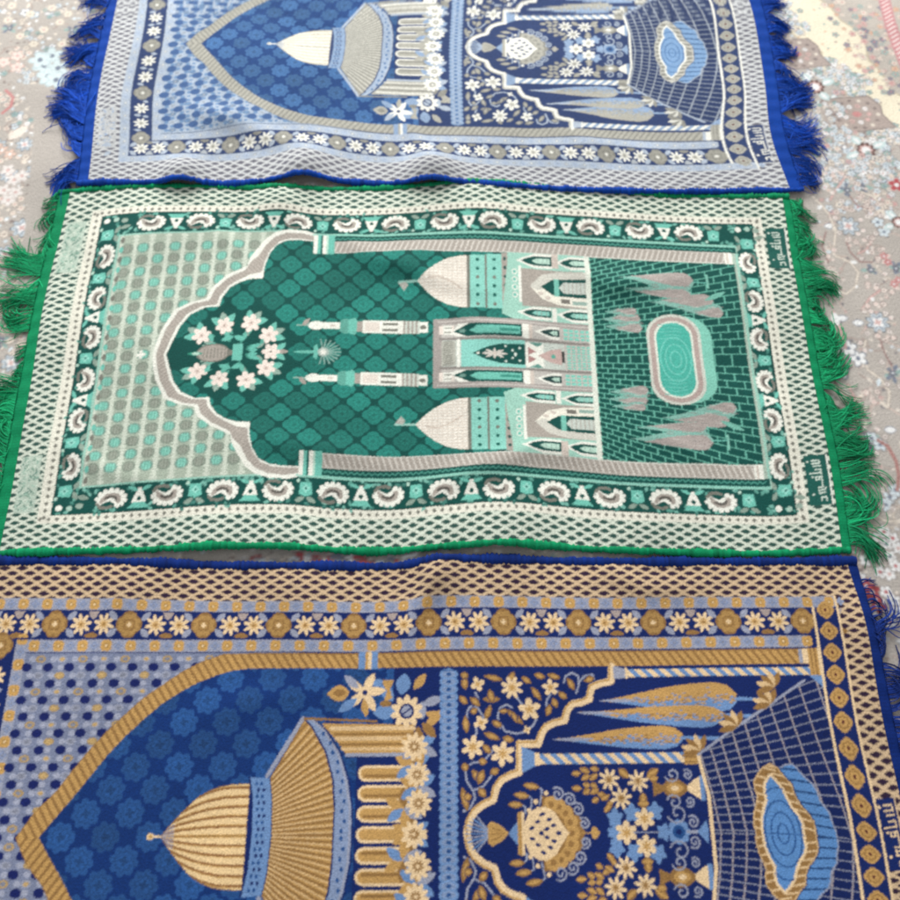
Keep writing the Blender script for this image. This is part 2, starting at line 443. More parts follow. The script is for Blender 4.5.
    lm.rect(697, 722, -6, 40, wh); lm.poly(mir([(700, 26), (712, 12), (700, 0)]), L((170, 130, 126))); lm.poly([(700, 40), (722, 40), (714, 26)], L((100, 150, 138)))
    lm.poly(mir([(714, 0), (732, 20), (748, 26), (748, 0)]), L((196, 170, 162))); lm.ell(736, 0, 6, 7, L((90, 170, 150)))
    lm.rect(748, 752, -6, 18, L((60, 64, 62))); lm.rect(752, 790, -6, 42, L((196, 190, 182)))
    for i in range(5):
        for j in range(5):
            lm.rect(756 + i * 7, 761 + i * 7, -4 + j * 9, 2 + j * 9, L((128, 204, 184)))
    lm = full
    lm.rect(789, 796, -6, 168, L((226, 230, 216)))
    # paved court
    lm.rect(796, 1014, -6, 167, dk)
    def joints(U, V):
        g = (U - 796) / 218.
        h = 8.2 + 4.6 * g; y = (np.abs(V) + 3) / h; r = np.floor(y)
        w = 15 + 10 * g
        x = (U - 796) / (15 + 5 * g) + .5 * (r % 2); fx = x - np.floor(x)
        return ((y - r) * h < 1.6) | (fx * w < 1.9)
    lm.fn(796, 1014, -6, 167, joints, L((104, 176, 156)))
    def cypress(tip, end, c, w, flip):
        w *= 1.22
        lm.poly(drop(tip, end, c, w), L((130, 178, 164))); lm.poly(drop(tip + 16, end - 1, c + flip * w * .12, w * .74), L((166, 156, 150)))
        for k in range(9):
            u = tip + (end - tip) * (.3 + .07 * k); lm.line([(u, c + flip * w * (.3 * math.sin(k * 2.1))), (u + 9, c + flip * w * .3 * math.sin(k * 2.1) + 1)], 1.1, L((190, 186, 178)) if k % 2 else L((140, 138, 132)))
    cypress(836, 950, 131, 27, 1); cypress(880, 976, 96, 25, 1)
    cypress(842, 944, 113, 17, -1)
    lm.leaf(962, 100, 994, 116, 8, L((116, 180, 162))); cypress(928, 988, 82, 19, -1)
    cypress(806, 866, 66, 16, 1); cypress(810, 868, 54, 16, -1); cypress(812, 862, 78, 12, 1)
    lm.rect(968, 971, 122, 146, L((130, 190, 172))); lm.line([(950, 131), (968, 131)], 2, lt)
    ov = lambda k, q: [(k + q * x, q2) for x, q2 in ()]
    def stadium(u0, u1, s, r):
        c = (u0 + u1) / 2.; a = (u1 - u0) / 2.
        return mir([(u0, 0), (u0, s - r)] + [(c - a * math.cos(t), s - r + r * math.sin(t)) for t in [k * math.pi / 10 for k in range(11)]] + [(u1, s - r), (u1, 0)])
    lm.poly(stadium(886, 966, 73, 36), L((130, 198, 178))); lm.poly(stadium(872, 950, 76, 34), L((206, 208, 196)))
    lm.poly(stadium(876, 946, 72, 32), L((178, 160, 152)))
    for k in range(40):
        a = k * math.pi / 20
    lm.poly(stadium(883, 939, 65, 27), L((224, 228, 214))); lm.poly(stadium(886, 936, 62, 26), L((76, 176, 158)))
    for r in (8, 15, 22):
        lm.line(mir(arc(911, 0, r, 180, 0, 12, 1.7)), 1.6, L((120, 204, 188)), True)
    for k in range(5):
        lm.line([(890 + (k % 2) * 8, 34 + k * 6), (904 + (k % 3) * 6, 36 + k * 6), (922, 33 + k * 6)], 1.4, L((110, 196, 180)))
    f = mirror(lm)
    for v0 in (155, -236):                                  # woven maker's panel at both right corners
        f.rect(1068, 1098, v0 + 6, v0 + 78, L((26, 90, 80))); f.line([(1098, v0 + 6), (1098, v0 + 78)], 1.4, wh)
        letters(f, 1070, v0 + 74, L((214, 226, 212)), -1.0, .84, .9)
    return f

NAVY = dict(navy=L((44, 62, 104)), sky=L((30, 66, 120)), tile=L((64, 104, 152)), lt=L((142, 164, 192)), cream=L((236, 235, 224)), gold=L((173, 171, 160)), spotr=8.6, text=-268,
            gold2=L((142, 141, 133)), lil=L((174, 185, 198)), blk=L((178, 188, 200)), blk2=L((168, 182, 202)), net=L((204, 206, 206)), hole=L((108, 108, 118)), water=L((126, 160, 198)), dome=L((236, 231, 214)), rib=L((214, 207, 188)), spot=L((68, 98, 144)), spot2=L((112, 142, 178)), grd=L((166, 180, 196)))
GOLD = dict(navy=L((12, 36, 98)), sky=L((11, 50, 112)), tile=L((37, 80, 138)), lt=L((112, 146, 192)), cream=L((238, 208, 164)), gold=L((196, 154, 92)), spotr=6.2, text=-34,
            gold2=L((152, 114, 66)), lil=L((156, 160, 178)), blk=L((204, 160, 92)), blk2=L((136, 148, 178)), net=L((212, 184, 148)), hole=L((46, 28, 54)), water=L((92, 140, 196)), dome=L((238, 206, 154)), rib=L((152, 108, 66)), spot=L((18, 32, 96)), spot2=L((200, 168, 114)), grd=L((126, 134, 160)))


def blue_design(c):
    navy, sky, tile, lt, cream, gold, gold2, lil, blk = (c[k] for k in ('navy', 'sky', 'tile', 'lt', 'cream', 'gold', 'gold2', 'lil', 'blk'))
    lm = Loom(-54, 1120, -6, 326, .6)
    lm.lattice(-54, 1120, -6, 326, 22.5, 6.5, 8.2, 4.1, c['net'], c['hole'])
    rq = random.Random(3); lm.rect(-46, -15, 152, 246, c['net'] * .85)
    for k in range(90):
        u, v = rq.uniform(-45, -20), rq.uniform(153, 243); lm.line([(u, v), (u + rq.uniform(-3, 5), v + rq.uniform(-4, 4))], 2.2, rq.choice((c['hole'], lil, c['net'], lt)))
    for k in range(0):
        lm.line([(-38, 156 + k * 8.5), (-28, 161 + k * 8.5), (-19, 157 + k * 8.5)], 2, c['hole'])

    def blocks(u0, u1, v0, v1, along):
        lm.rect(u0, u1, v0, v1, lil)
        n = int(((u1 - u0) if along == 'u' else (v1 - v0)) / 15.2)
        for k in range(n + 1):
            if along == 'u':
                a = u0 + k * 15.2; cx, cy = a + 7.6, (v0 + v1) / 2
            else:
                a = v0 + k * 15.2; cx, cy = (u0 + u1) / 2, a + 7.6
            if k % 2:
                lm.rose(cx, cy, 6.2, 7.6, 4, blk, .78); lm.ell(cx, cy, 3, 3, blk * .72); lm.ell(cx, cy, 1.5, 1.5, cream)
            else:
                lm.rose(cx, cy, 3, 5.5, 4, c['blk2'], 0); lm.ell(cx, cy, 1.5, 1.5, lil * .8)
    blocks(-9, 1088, 266, 280, 'u'); blocks(-9, 6, -6, 280, 'v')
    lm.rect(6, 1056, -6, 266, navy)

    def medal(u, v, sx=1.):
        gold, gold2 = (c['gold'] * .78, c['gold2'] * .92)
        lm.rose(u, v, 13.5 * sx, 16.5 * sx, 4, gold2, 0, .8, 1.05); lm.rose(u, v, 12 * sx, 14.6 * sx, 8, gold, .39)
        lm.rose(u, v, 6 * sx, 8.5 * sx, 4, gold2, .78); lm.rose(u, v, 4.2 * sx, 6 * sx, 4, gold, .78); lm.rose(u, v, 1.6, 3.4, 4, cream)

    def bloom(u, v, rot, r=13.5, n=8):
        lm.rose(u, v, r * .42, r, n, cream, rot, 1.25); lm.rose(u, v, r * .12, r * .42, n, gold, rot); lm.ell(u, v, r * .13, r * .13, gold2)

    k = 0
    u = 88. - 95
    while u < 1040:                                          # flower border along the sides
        medal(u, 248) if u > 40 else None
        for q in (-1, 1):
            for w in (-1, 1):
                lm.leaf(u + q * 15, 248 + w * 5, u + q * 26, 248 + w * 16, 8, lil)
        a, b = u + 33.5, u + 63.5
        if a < 1045:
            bloom(a, 248, .2)
        if 8 < b < 1045:
            bloom(b, 248, .5)
        m = (a + b) / 2
        lm.poly([(m - 7, 264), (m + 7, 264), (m + 4, 257), (m, 254), (m - 4, 257)], lil * .6 + gold * .4); lm.leaf(m - 9, 234, m + 9, 234, 8, gold2)
        u += 95.
    for j in range(8):                                       # and across the left end
        v = j * 37.
        if v > 232:
            break
        if j % 3 == 0:
            medal(25, v, .95)
        else:
            bloom(25, v, .3, 13)
            lm.leaf(13, v + 16, 25, v + 18, 6, lil); lm.leaf(37, v - 15, 27, v - 18, 6, lil)
    blocks(44, 1040, 214.5, 229, 'u'); blocks(44, 58, -6, 229, 'v')
    lm.line([(42.5, -6), (42.5, 230.5), (1050, 230.5)], 2.2, navy)
    # spotted ground
    lm.rect(58, 400, -6, 213, c['grd'])
    for i in range(30):
        for j in range(22):
            u, v = 65 + 13.2 * i, j * 9.8
            if v > 210:
                continue
            if i % 2 == 0 and j % 2 == 0:
                lm.ell(u + (3 if j % 4 else -3), v, c['spotr'] * 1.04, c['spotr'] * .84, c['spot'])
            elif i % 2 == 1 and j % 2 == 1:
                lm.ell(u, v, 6.2, 4.4, lil if (i // 2 + j // 2) % 2 else c['spot2'] * .8); lm.ell(u, v, 3.4, 2.4, c['spot2'] if (i // 2) % 2 else lil * .7)
            else:
                lm.ell(u + (3 if j % 4 else -3) * (1 - i % 2), v, 4.2, 3.4, lil * 1.15 if c['spotr'] < 8 else c['spot2'])
    # pointed niche with its rope
    out = [(83.7, 2.4), (101.8, 29.1), (123.4, 51.5), (138.3, 74.3), (153.7, 95.6), (173.7, 120.0), (194.6, 141.1), (213.7, 159.6), (233.6, 173.7), (256.0, 189.8), (279.0, 202.1), (307.2, 212.6), (336.0, 219.7)]
    inn = [(111.0, 2.2), (128.0, 22.9), (143.3, 42.6), (160.8, 67.0), (177.9, 90.9), (196.5, 112.5), (214.9, 131.6), (236.4, 151.0), (258.6, 165.9), (279.1, 177.1), (300.1, 185.1), (319.0, 190.7), (338.2, 193.9)]
    out[0] = (out[0][0], 0); inn[0] = (inn[0][0], 0); out = [(x, min(y, 212.)) for x, y in out]; inn = [(x, min(y, 193.)) for x, y in inn]
    rope = mir(out + [(300, 212), (1014, 212), (1014, 193), (300, 193)] + inn[-1:])
    lm.poly(mir(out + [(345, 212.5), (700, 212.5)]), gold)
    lm.rect(345, 1040, 193.5, 212.5, gold)
    lm.clip = lm.mask(mir(out + [(345, 212.5), (1040, 212.5), (1040, 190)]))
    lm.fn(0, 1040, -6, 213, lambda U, V: np.sin((U + V * .7) * 2 * np.pi / 10.5) > .35, gold2)
    lm.line(out + [(345, 211.5), (1040, 211.5)], 2.2, gold2)
    lm.clip = None
    lm.rect(430, 600, -6, 193.5, navy)
    fld = mir(inn + [(340, 193.5), (520, 193.5)])
    lm.poly(fld, sky)
    lm.clip = lm.mask(fld)
    for j in range(9):
        for i in range(12):
            u, v = 84 + 52. * i + (26 if j % 2 else 0), j * 25.8
            h = math.sin(i * 12.9898 + j * 78.233) * 43758.5453; h -= math.floor(h)
            cc = tile * (.8 + .4 * h)
            lm.rose(u, v, 13.6, 17.4, 8, cc, .2); lm.rose(u, v, 8.5, 12, 8, cc * .74, .2); lm.rose(u, v, 6.8, 10.2, 8, cc * 1.1, .2)
            lm.rose(u, v, 2, 6, 4, cc * .7, .2)
    lm.clip = None
    lm.rect(566, 604, -6, 193.5, navy)
    # dome
    on = [(228, 0), (234, 3)] + [(253.7, 0.8), (260.3, 9.7), (267.5, 18.0), (276.5, 27.8), (283.8, 35.4), (294.3, 44.5), (306.0, 50.6), (317.9, 54.8), (331.6, 57.0), (353.4, 58.0)]
    ax = [(362.4, 1.9), (386.5, 2.1), (457.1, 2.7), (482.0, 2.9)]
    on += [(352, 58), (356, 30), (357, 0)]
    lm.clip = None
    lm.line([(240, 0), (256, 0)], 2.6, cream); lm.ell(241, 0, 4.2, 3.8, cream); lm.ell(241, 0, 2.6, 2.3, gold)
    lm.poly(mir(on[2:]), navy)
    lm.clip = lm.mask(mir(on[2:]))
    lm.poly(mir(on[2:]), c['dome'])
    for q in range(-5, 6):
        t = q / 5.6
        lm.line([(240, 0)] + [(240 + 118 * x, t * 60 * math.sin(min(1, x * 1.25) * math.pi / 2) ** .8) for x in (.08, .18, .3, .42, .55, .7, .85, 1.)], 3.4, c['rib'])
        lm.line([(240, 0)] + [(240 + 118 * x, t * 60 * math.sin(min(1, x * 1.25) * math.pi / 2) ** .8 + 1.4) for x in (.08, .18, .3, .42, .55, .7, .85, 1.)], 1., gold)
    for k in range(9):
        lm.line([(242, 0), (268, (k - 4) * 3.2)], 1.2, lil)
    lm.line(on[2:] + [(x, -y) for x, y in on[2:]], 1.6, gold2)
    lm.clip = None
    band = [(352, 64), (375, 63), (379, 40), (381, 0)]
    lm.poly(mir(band + [(357, 0), (356, 30), (352, 58)][::-1][:0]), navy)
    lm.poly([(351, 65), (376, 63), (380, 40), (382, 0), (380, -40), (376, -63), (351, -65), (356, -40), (358, 0), (356, 40)], lt)
    lm.line([(351, 65), (356, 40), (358, 0)], 2.2, navy); lm.line([(376, 63), (380, 40), (382, 0)], 2.2, navy)
    for k in range(9):
        v = k * 7.2
        for d in (0, 6):
            lm.ell(364 + d - v * v * .0012 + (k % 2) * 2, v, 1.7, 2.2, navy if k % 2 else tile)
    cone = [(382, 0), (380, 40), (376, 63), (413, 130), (423, 121), (441, 92), (451, 60), (454, 30), (454, 0)]
    lm.poly(mir(cone), gold)
    lm.clip = lm.mask(mir(cone))
    for q in range(-17, 18):
        a = q / 17.5 * 1.06
        lm.line([(330 + 40 * math.cos(a), 40 * math.sin(a) * 1.35), (330 + 165 * math.cos(a), 165 * math.sin(a))], 3.0, gold2)
        lm.line([(330 + 40 * math.cos(a + .025), 40 * math.sin(a + .025) * 1.35), (330 + 165 * math.cos(a + .025), 165 * math.sin(a + .025))], 1.6, cream * .5 + gold * .5)
    lm.clip = None
    lm.line([(372, 66), (411, 132)], 5, lil); lm.line([(376, 63), (413, 130)], 1.6, gold2)
    rb = [(423, 132), (440, 118), (458, 92), (469, 62), (475, 30), (476, 0)]
    gutter = [(413, 131), (423, 121), (441, 92), (451, 60), (454, 30), (454, 0)]
    lm.poly(gutter + [(x, -y) for x, y in gutter[::-1][1:]] + [(x, -y) for x, y in rb] + rb[::-1][1:], lil * .5 + lt * .5)
    lm.line(gutter, 2.2, navy); lm.line(rb, 2.2, navy); lm.line([(x - 3, y) for x, y in rb], 2.6, lil)
    for k in range(11):
        v = 4 + k * 11.
        x = np.interp(v, [0, 30, 60, 92, 121], [463, 463, 459, 449, 433])
        lm.ell(x + (k % 2) * 3, v, 2, 2.6, tile)
    lm.line([(413, 132), (500, 128)], 3, gold2)
    lm.poly([(434, 126), (546, 124), (546, 88), (466, 88), (458, 100)], gold)
    for s_, w_, q_ in ((120, 5, cream * .7 + gold * .3), (113, 3, gold2), (108, 5, cream * .6 + gold * .4), (101, 3, gold2), (96, 4, cream * .5 + gold * .5)):
        lm.line([(446 + (120 - s_) * .6, s_), (546, s_)], w_, q_)
    lm.line([(466, 89), (546, 89)], 4, lil); lm.line([(466, 86.5), (546, 86.5)], 1.6, navy)
    lm.rect(478, 545, -6, 86, navy)
    for k in range(4):
        s = k * 22.6
        for w, col in ((18.4, cream), (12.6, gold)):
            r = w / 2.
            lm.poly([(540, s - r), (490, s - r)] + [(490 - 9.5 * math.cos(t) * w / 18.4, s + r * math.sin(t)) for t in [(-90 + 22.5 * q) * math.pi / 180 for q in range(9)]] + [(490, s + r), (540, s + r)], col)
        lm.rect(488, 540, s - 4.6, s - 1, gold2)
    # garland
    def gflower(u, v, r, n=10):
        lm.rose(u, v, r * .62, r, n, cream, .2); lm.rose(u, v, r * .16, r * .45, n, gold2, .2); lm.ell(u, v, r * .14, r * .14, cream)
    def sprig(u, v, a, l, w, col):
        lm.leaf(u, v, u + l * math.cos(a), v + l * math.sin(a), w, col)
    for (u, v) in ((545, 0), (536, 28), (552, 52), (546, 76), (553, 98)):
        for q in range(6):
            sprig(u, v, .6 + q * 1.047, 24, 11, (lt, gold2, gold, lt, gold, lil)[q])
    for (u, v, r) in ((547, 98, 17), (551, 66, 15), (553, 34, 16), (548, 0, 16)):
        gflower(u, v, r)
    for (u, v, a, l, w, col) in ((560, 120, .8, 30, 11, gold), (556, 130, 1.6, 22, 11, lil), (520, 152, 2.2, 26, 14, lt), (524, 140, 3.2, 28, 18, lt), (530, 160, 1.4, 26, 18, lt), (545, 166, .9, 24, 11, gold), (556, 148, .3, 26, 11, lil), (560, 138, -.3, 26, 11, gold), (556, 126, -.8, 24, 12, gold2)):
        sprig(u, v, a, l, w, col)
    lm.rose(537, 140, 13, 20, 10, cream, .3); lm.ell(537, 140, 9, 9.4, navy); lm.ell(537, 140, 6.4, 6.6, lil); lm.line([(531, 136), (543, 144)], 2, navy)
    lm.poly([(504, 178), (520, 178), (516, 166), (519, 156), (508, 150), (512, 164)], gold); lm.ell(511, 149, 7, 4, gold2)
    for q in range(5):
        sprig(484, 163, (1.1, 2.5, -2.4, -1.0, .1)[q], 27, 11, cream)
    lm.ell(484, 163, 7, 7, cream); lm.ell(485, 163, 3.2, 3.4, navy); sprig(484, 155, -1.4, 22, 9, gold); sprig(477, 168, 2.4, 24, 10, lil); sprig(476, 156, -2.5, 28, 11, lt)
    lm.leaf(438, 161, 466, 163, 20, gold, 1.2); lm.leaf(446, 162, 462, 163, 9, gold2); sprig(494, 172, .4, 14, 10, lt)
    for u0, u1, cc in ((476, 484, lt), (484, 488, gold), (488, 492, cream), (492, 500, lt)):
        lm.rect(u0, u1, 192, 214, cc)
    # chain stripe
    for k in range(21):
        v = k * 9.2
        lm.ell(588.5, v, 11.5, 6.6, lt); lm.ell(588.5, v, 8.4, 4.2, lil * .4 + lt * .6); lm.ell(588.5, v, 3, 2.2, tile)
        lm.line([(578, v + 4.6), (599, v + 4.6)], 1., tile)
    # scrolling flowers
    lm.rect(604, 1056, -6, 193.5, navy)
    def vine(pts, w=2.4):
        lm.line(pts, w, lil)
    V = lambda s_: s_
    def fl5(u, v, r, n):
        lm.rose(u, v, r * .35, r, n, cream, .4, .9); lm.rose(u, v, r * .1, r * .4, n, gold, .4)
    Zv = [[(612.4, 119.8), (610.5, 137.7), (614.6, 144.7), (622.9, 144.6), (628.9, 135.6)], [(628.8, 129.6), (633.0, 137.5), (639.3, 145.5)], [(651.1, 119.5), (648.3, 133.4), (651.6, 143.4), (659.9, 147.3), (666.0, 143.2)],
          [(651.2, 125.5), (657.1, 115.6), (671.3, 112.5), (683.5, 115.3), (691.9, 123.2), (695.2, 129.1)], [(709.0, 140.9), (708.4, 150.9), (713.8, 159.0)], [(722.3, 162.9), (728.2, 156.8)], [(731.0, 173.1), (733.5, 181.2), (742.0, 185.3), (749.1, 181.1), (749.6, 170.9), (745.9, 160.7)],
          [(749.7, 172.9), (756.4, 181.1), (766.9, 183.0), (768.6, 176.9)], [(621.0, 161.7), (625.0, 153.6), (622.9, 147.6)], [(672.5, 155.3), (678.4, 147.2)], [(620.6, 125.7), (622.5, 113.9), (618.4, 106.1)],
          [(608.0, 71.5), (609.9, 58.2), (617.8, 46.8), (619.7, 39.4), (613.7, 28.3), (605.8, 24.7)], [(619.8, 48.7), (629.8, 52.4), (635.9, 59.9), (642.0, 67.4)], [(610.0, 75.3), (618.1, 79.0), (630.2, 80.8)], [(630.2, 80.8), (642.5, 94.2)]]
    for z in Zv:
        vine(z)
    for s_, col in (("85,160,90,240,60", 0), ("200,180,320,180,50", 0), ("350,190,390,130,40", 0), ("430,170,490,200,45", 0), ("500,150,570,170,40", 0), ("580,150,660,170,50", 0), ("490,220,540,310,60", 0), ("640,340,610,290,40", 0), ("560,400,600,320,45", 0),
                ("700,180,760,240,50", 0), ("800,190,860,170,50", 0), ("55,280,110,330,50", 0), ("190,290,300,300,60", 0), ("230,250,250,320,60", 0), ("90,400,100,510,60", 0), ("120,370,170,370,50", 0), ("240,340,210,420,45", 0), ("250,430,310,460,40", 0),
                ("340,360,440,450,55", 0), ("200,500,300,540,60", 0), ("310,530,380,540,40", 0), ("190,570,240,620,50", 0), ("120,300,180,340,40", 0), ("650,260,700,290,36", 0), ("290,360,350,380,40", 0)):
        pass
    for p, q, w in LEAVES:
        lm.leaf(*p, *q, w + 2.5, navy); lm.leaf(*p, *q, w, gold2); lm.leaf(p[0] * .8 + q[0] * .2, p[1] * .8 + q[1] * .2, p[0] * .2 + q[0] * .8, p[1] * .2 + q[1] * .8, w * .5, gold)
    for (p, r, n) in FLOW:
        fl5(p[0], p[1], r, n)
    for t in range(3):                                       # closing vines near the axis
        pass
    # scalloped court arch
    cus = [(791.5, 189.0), (789.7, 174.6), (777.7, 172.1), (775.1, 171.5), (765.6, 167.7), (762.7, 160.2), (761.4, 152.9), (752.5, 149.4), (741.1, 147.5), (734.3, 141.5), (731.2, 132.7), (729.7, 127.6), (718.6, 125.7), (707.3, 120.7), (701.4, 113.2), (698.2, 104.5), (696.4, 100.4), (685.1, 100.5), (673.8, 100.6), (673.3, 86.3), (672.8, 68.1), (661.9, 65.0), (651.0, 59.0), (644.5, 50.4), (641.9, 40.1)]
    cus = cus + [(641.0, 37.3), (629.5, 32.2), (618.8, 24.5), (612.8, 15.0), (610.7, 4.5)]
    cus[0] = (cus[0][0], 193)
    end = (cus[-1][0] - 1, 0)
    crt = mir([(cus[0][0] + 4, 193)] + cus + [end])
    half = [(1056, 193), (cus[0][0] + 4, 193)] + cus + [end]
    lm.poly(mir(half[1:] + []) + [], navy)
    lm.poly(half + [(1056, 0)], navy)
    lm.clip = None
    lm.line([(cus[0][0], 193)] + cus + [end, (end[0], -6)], 8.6, cream); lm.line([(x - 2.4, y + 2.) for x, y in cus] + [end], 2.2, gold)
    # columns
    def twist(u0, u1, s, w):
        lm.rect(u0, u1, s - w, s + w, lt)
        lm.fn(u0, u1, s - w, s + w, lambda U, W: np.sin((U + W) * 2 * np.pi / 15.5) > 0, cream)
    twist(808, 1042, 184.5, 4.8); lm.poly([(793, 193), (799, 192), (809, 190), (809, 179), (799, 177), (793, 178)], lil); lm.line([(809, 190), (809, 179)], 3, cream)
    pc = [(746.9, 84.1), (869.1, 81.5)]
    s2 = (pc[0][1] + pc[1][1]) / 2
    twist(695, 871, s2, 6.2); lm.poly([(676, s2 + 15), (696, s2 + 6), (696, s2 - 6), (676, s2 - 16)], lt); lm.rect(692, 698, s2 - 7, s2 + 7, cream)
    lm.rect(871, 889, s2 - 8, s2 + 8, gold)
    for d in (-4, 1, 6):
        lm.line([(872, s2 + d - 1), (888, s2 + d - 1)], 1.8, gold2)
    # cypresses
    def cyp(tip, end_, top, bot, dy):
        (x0, y0), (x1, y1) = tip, end_
        P = [(x0, y0)]
        for t in (.12, .25, .4, .55, .7, .85, .94, 1.):
            w = (math.sin(min(1., t * 1.12) * math.pi * .5) ** 1.1) * (1 if t < .9 else .8 if t < .97 else .25)
            P.append((x0 + (x1 - x0) * t, y0 + (y1 - y0) * t + top * w))
        Q = [(x0 + (x - x0), y0 + (y1 - y0) * ((x - x0) / (x1 - x0)) - (y - y0 - (y1 - y0) * (x - x0) / (x1 - x0)) * bot / top) for x, y in P]
        lm.poly(P + Q[::-1], gold); lm.line(P[3:], 1.6, gold)
        M = [(x, (y * .42 + q[1] * .58) + 1.2 * math.sin(x * .37)) for (x, y), q in zip(P, Q)]
        lm.poly(M + Q[::-1], lt)
        rr = random.Random(int(x1))
        for q in range(170):
            t = rr.random() ** .7; xx = x0 + (x1 - x0) * t; yy = float(np.interp(xx, [p[0] for p in M], [p[1] for p in M])); lo = float(np.interp(xx, [p[0] for p in Q], [p[1] for p in Q])); hi = float(np.interp(xx, [p[0] for p in P], [p[1] for p in P]))
            e = rr.gauss(0, .22); cc = (lt if e > 0 else gold) if rr.random() < .7 else gold2
            z = yy + (e * (hi - yy) if e > 0 else e * (yy - lo)); lm.line([(xx, z), (xx + 2.5, z)], 1.3, cc)
        lm.leaf(x0 - 4, y0, x0 + 46, y0 + (y1 - y0) * .2, 4, lil)
        lm.line([(x1, y1), (x1 + 42, y1 - 1)], 4, lt)
    ct = [(776.9, 150.8), (942.2, 151.0), (748.7, 136.7), (923.0, 131.1)]
    cyp(ct[0], ct[1], 20, 16, 0); cyp(ct[2], ct[3], 11, 15, 0)
    c3 = [(715.6, 105.3), (785.4, 105.5), (718.9, 105.3), (871.8, 105.6)]
    cyp(c3[2], c3[3], 14, 13, 0)
    full = lm
    lm = Scaled(full, lambda u: 658 + (u - 664) * (.572 if u > 664 else .8), .68)
    # urn of the inner court
    a0 = 0.
    for k in range(11):
        a = math.radians(-62 + k * 12.4)
        lm.line([(632 + 6 * math.cos(a), 6 * math.sin(a)), (632 - 30 * math.cos(a), 32 * math.sin(a))], 2., lt if k % 2 else lil)
    lm.poly(mir([(634, 0), (634, 14), (640, 20), (652, 14), (666, 0)]), gold); lm.line([(640, 0), (658, 0)], 2, gold2); lm.line([(640, 10), (654, 4)], 1.6, gold2)
    lm.poly(mir([(664, 0), (686, 22), (686, 0)]), lt); lm.poly([(683, 33), (693, 36), (693, -36), (683, -33)], gold); lm.rect(692, 697, -34, 34, cream); lm.rect(687, 689, -34, 34, gold2)
    lm.rose(760, 0, 45, 51, 13, gold2, 0); lm.poly(mir([(735, 60), (760, 58), (790, 40), (812, 14), (822, 0)]), gold2)
    for k in range(9):
        a = math.radians(-88 + k * 22); lm.ell(752 + 44 * math.cos(a), 48 * math.sin(a), 12, 12, gold); lm.ell(752 + 42 * math.cos(a), 46 * math.sin(a), 5, 5, gold2)
    lm.poly(mir([(697, 0), (697, 14), (706, 32), (724, 42), (742, 43), (760, 34), (774, 16), (784, 4), (790, 0)]), cream)
    for u, s in ((712, 8), (724, 18), (734, 30), (712, -8), (748, 22), (756, 12), (766, 0), (730, 0), (742, 6)):
        for w in ((1, -1) if s > 0 else (1,)):
            lm.leaf(u - 6, s * w - 1, u + 7, s * w + 2, 6, navy)
    lm.leaf(824, 0, 846, 0, 0.1, gold); lm.poly(mir([(832, 0), (836, 9), (842, 10), (852, 0)]), gold); lm.line([(815, 0), (834, 0)], 2, gold)
    for sg in (1, -1):
        for (u, s, r) in ((768, 63, 10.5), (792, 54, 10), (808, 38, 10), (820, 15, 9)):
            lm.spiral(u, sg * s, r, 1.4, 2.2 * sg, 2.3, lil, -sg)
        for (b, m, t_) in (((700, 32), (694, 46), (670, 48)), ((712, 40), (708, 60), (682, 64)), ((730, 46), (730, 74), (702, 80))):
            lm.line([(b[0], sg * b[1]), (m[0] + 6, sg * (m[1] - 4)), (m[0], sg * m[1])], 2.2, lil)
            lm.leaf(m[0] + 2, sg * m[1], t_[0] - 6, sg * (t_[1] - 1), 12, gold2); lm.leaf(m[0] - 2, sg * m[1], t_[0] - 2, sg * (t_[1] - 1), 6, gold)
            lm.ell(m[0] + 14, sg * (m[1] - 9), 4, 4, cream)
    lm = full
    # bouquets
    def star8(p, r=13):
        lm.rose(p[0], p[1], r * .36, r, 8, cream, .2, 1.3); lm.rose(p[0], p[1], r * .1, r * .4, 8, gold2, .2)
    bq = [(779.3, 58.7), (813.8, 56.4), (792.7, 37.6)]
    for sg in (1,):
        for z, w in LEAVES2:
            lm.leaf(*z[0], *z[1], w, gold2); lm.leaf(*z[0], *z[1], w * .45, gold)
        for p in bq:
            star8(p)
        for p, a in (((838, 56), 0), ((846, 80), 0)):
            pass
    jar = [(831.2, 55.3), (843.4, 49.2), (844.2, 46.2), (830.8, 38.3), (856.0, 48.1), (872.9, 46.9), (887.1, 60.9), (888.6, 34.9)]
    jx, js = jar[4]
    lm.poly([(831, js + 9), (846, js + 2), (846, js - 2), (831, js - 9)], gold2); lm.leaf(842, js, 874, js, 22, gold2, .8); lm.leaf(847, js, 868, js, 13, gold, .8); lm.leaf(852, js, 862, js, 6, cream)
    lm.poly([(872, js + 3), (880, js + 9), (889, js + 14), (889, js - 14), (880, js - 9), (872, js - 3)], cream); lm.rect(887, 892, js - 14, js + 14, lt)
    for q in (1, -1):
        lm.spiral(855, js + q * 15.5, 9, 1.2, 3.5 * q, 2.0, lil, q); lm.spiral(873, js + q * 15, 6, 1.4, 2.2 * q, 1.9, lil, -q)
    lm = Scaled(full, lambda u: 796 + (u - 851) * .72, .82)
    # middle jar and its flowers
    for (x, y) in ((716 + 92, 0),):
        pass
    for sg in (1, -1):
        for (u, s) in ((862, 26), (900, 28), (826 + 8, 20), (834, 0)):
            for k in range(5):
                a = k * 1.257 + .3
                lm.leaf(u, sg * s, u + 14 * math.cos(a), sg * s + 14 * math.sin(a), 9, lt)
    def six(u, s, r=15):
        lm.rose(u, s, r * .5, r, 6, cream, .5, .8); lm.rose(u, s, r * .1, r * .45, 6, gold, .5)
    lm.line([(852, 0), (910, 0)], 2, lil); six(851, 0, 16); six(882, 18); six(882, -18)
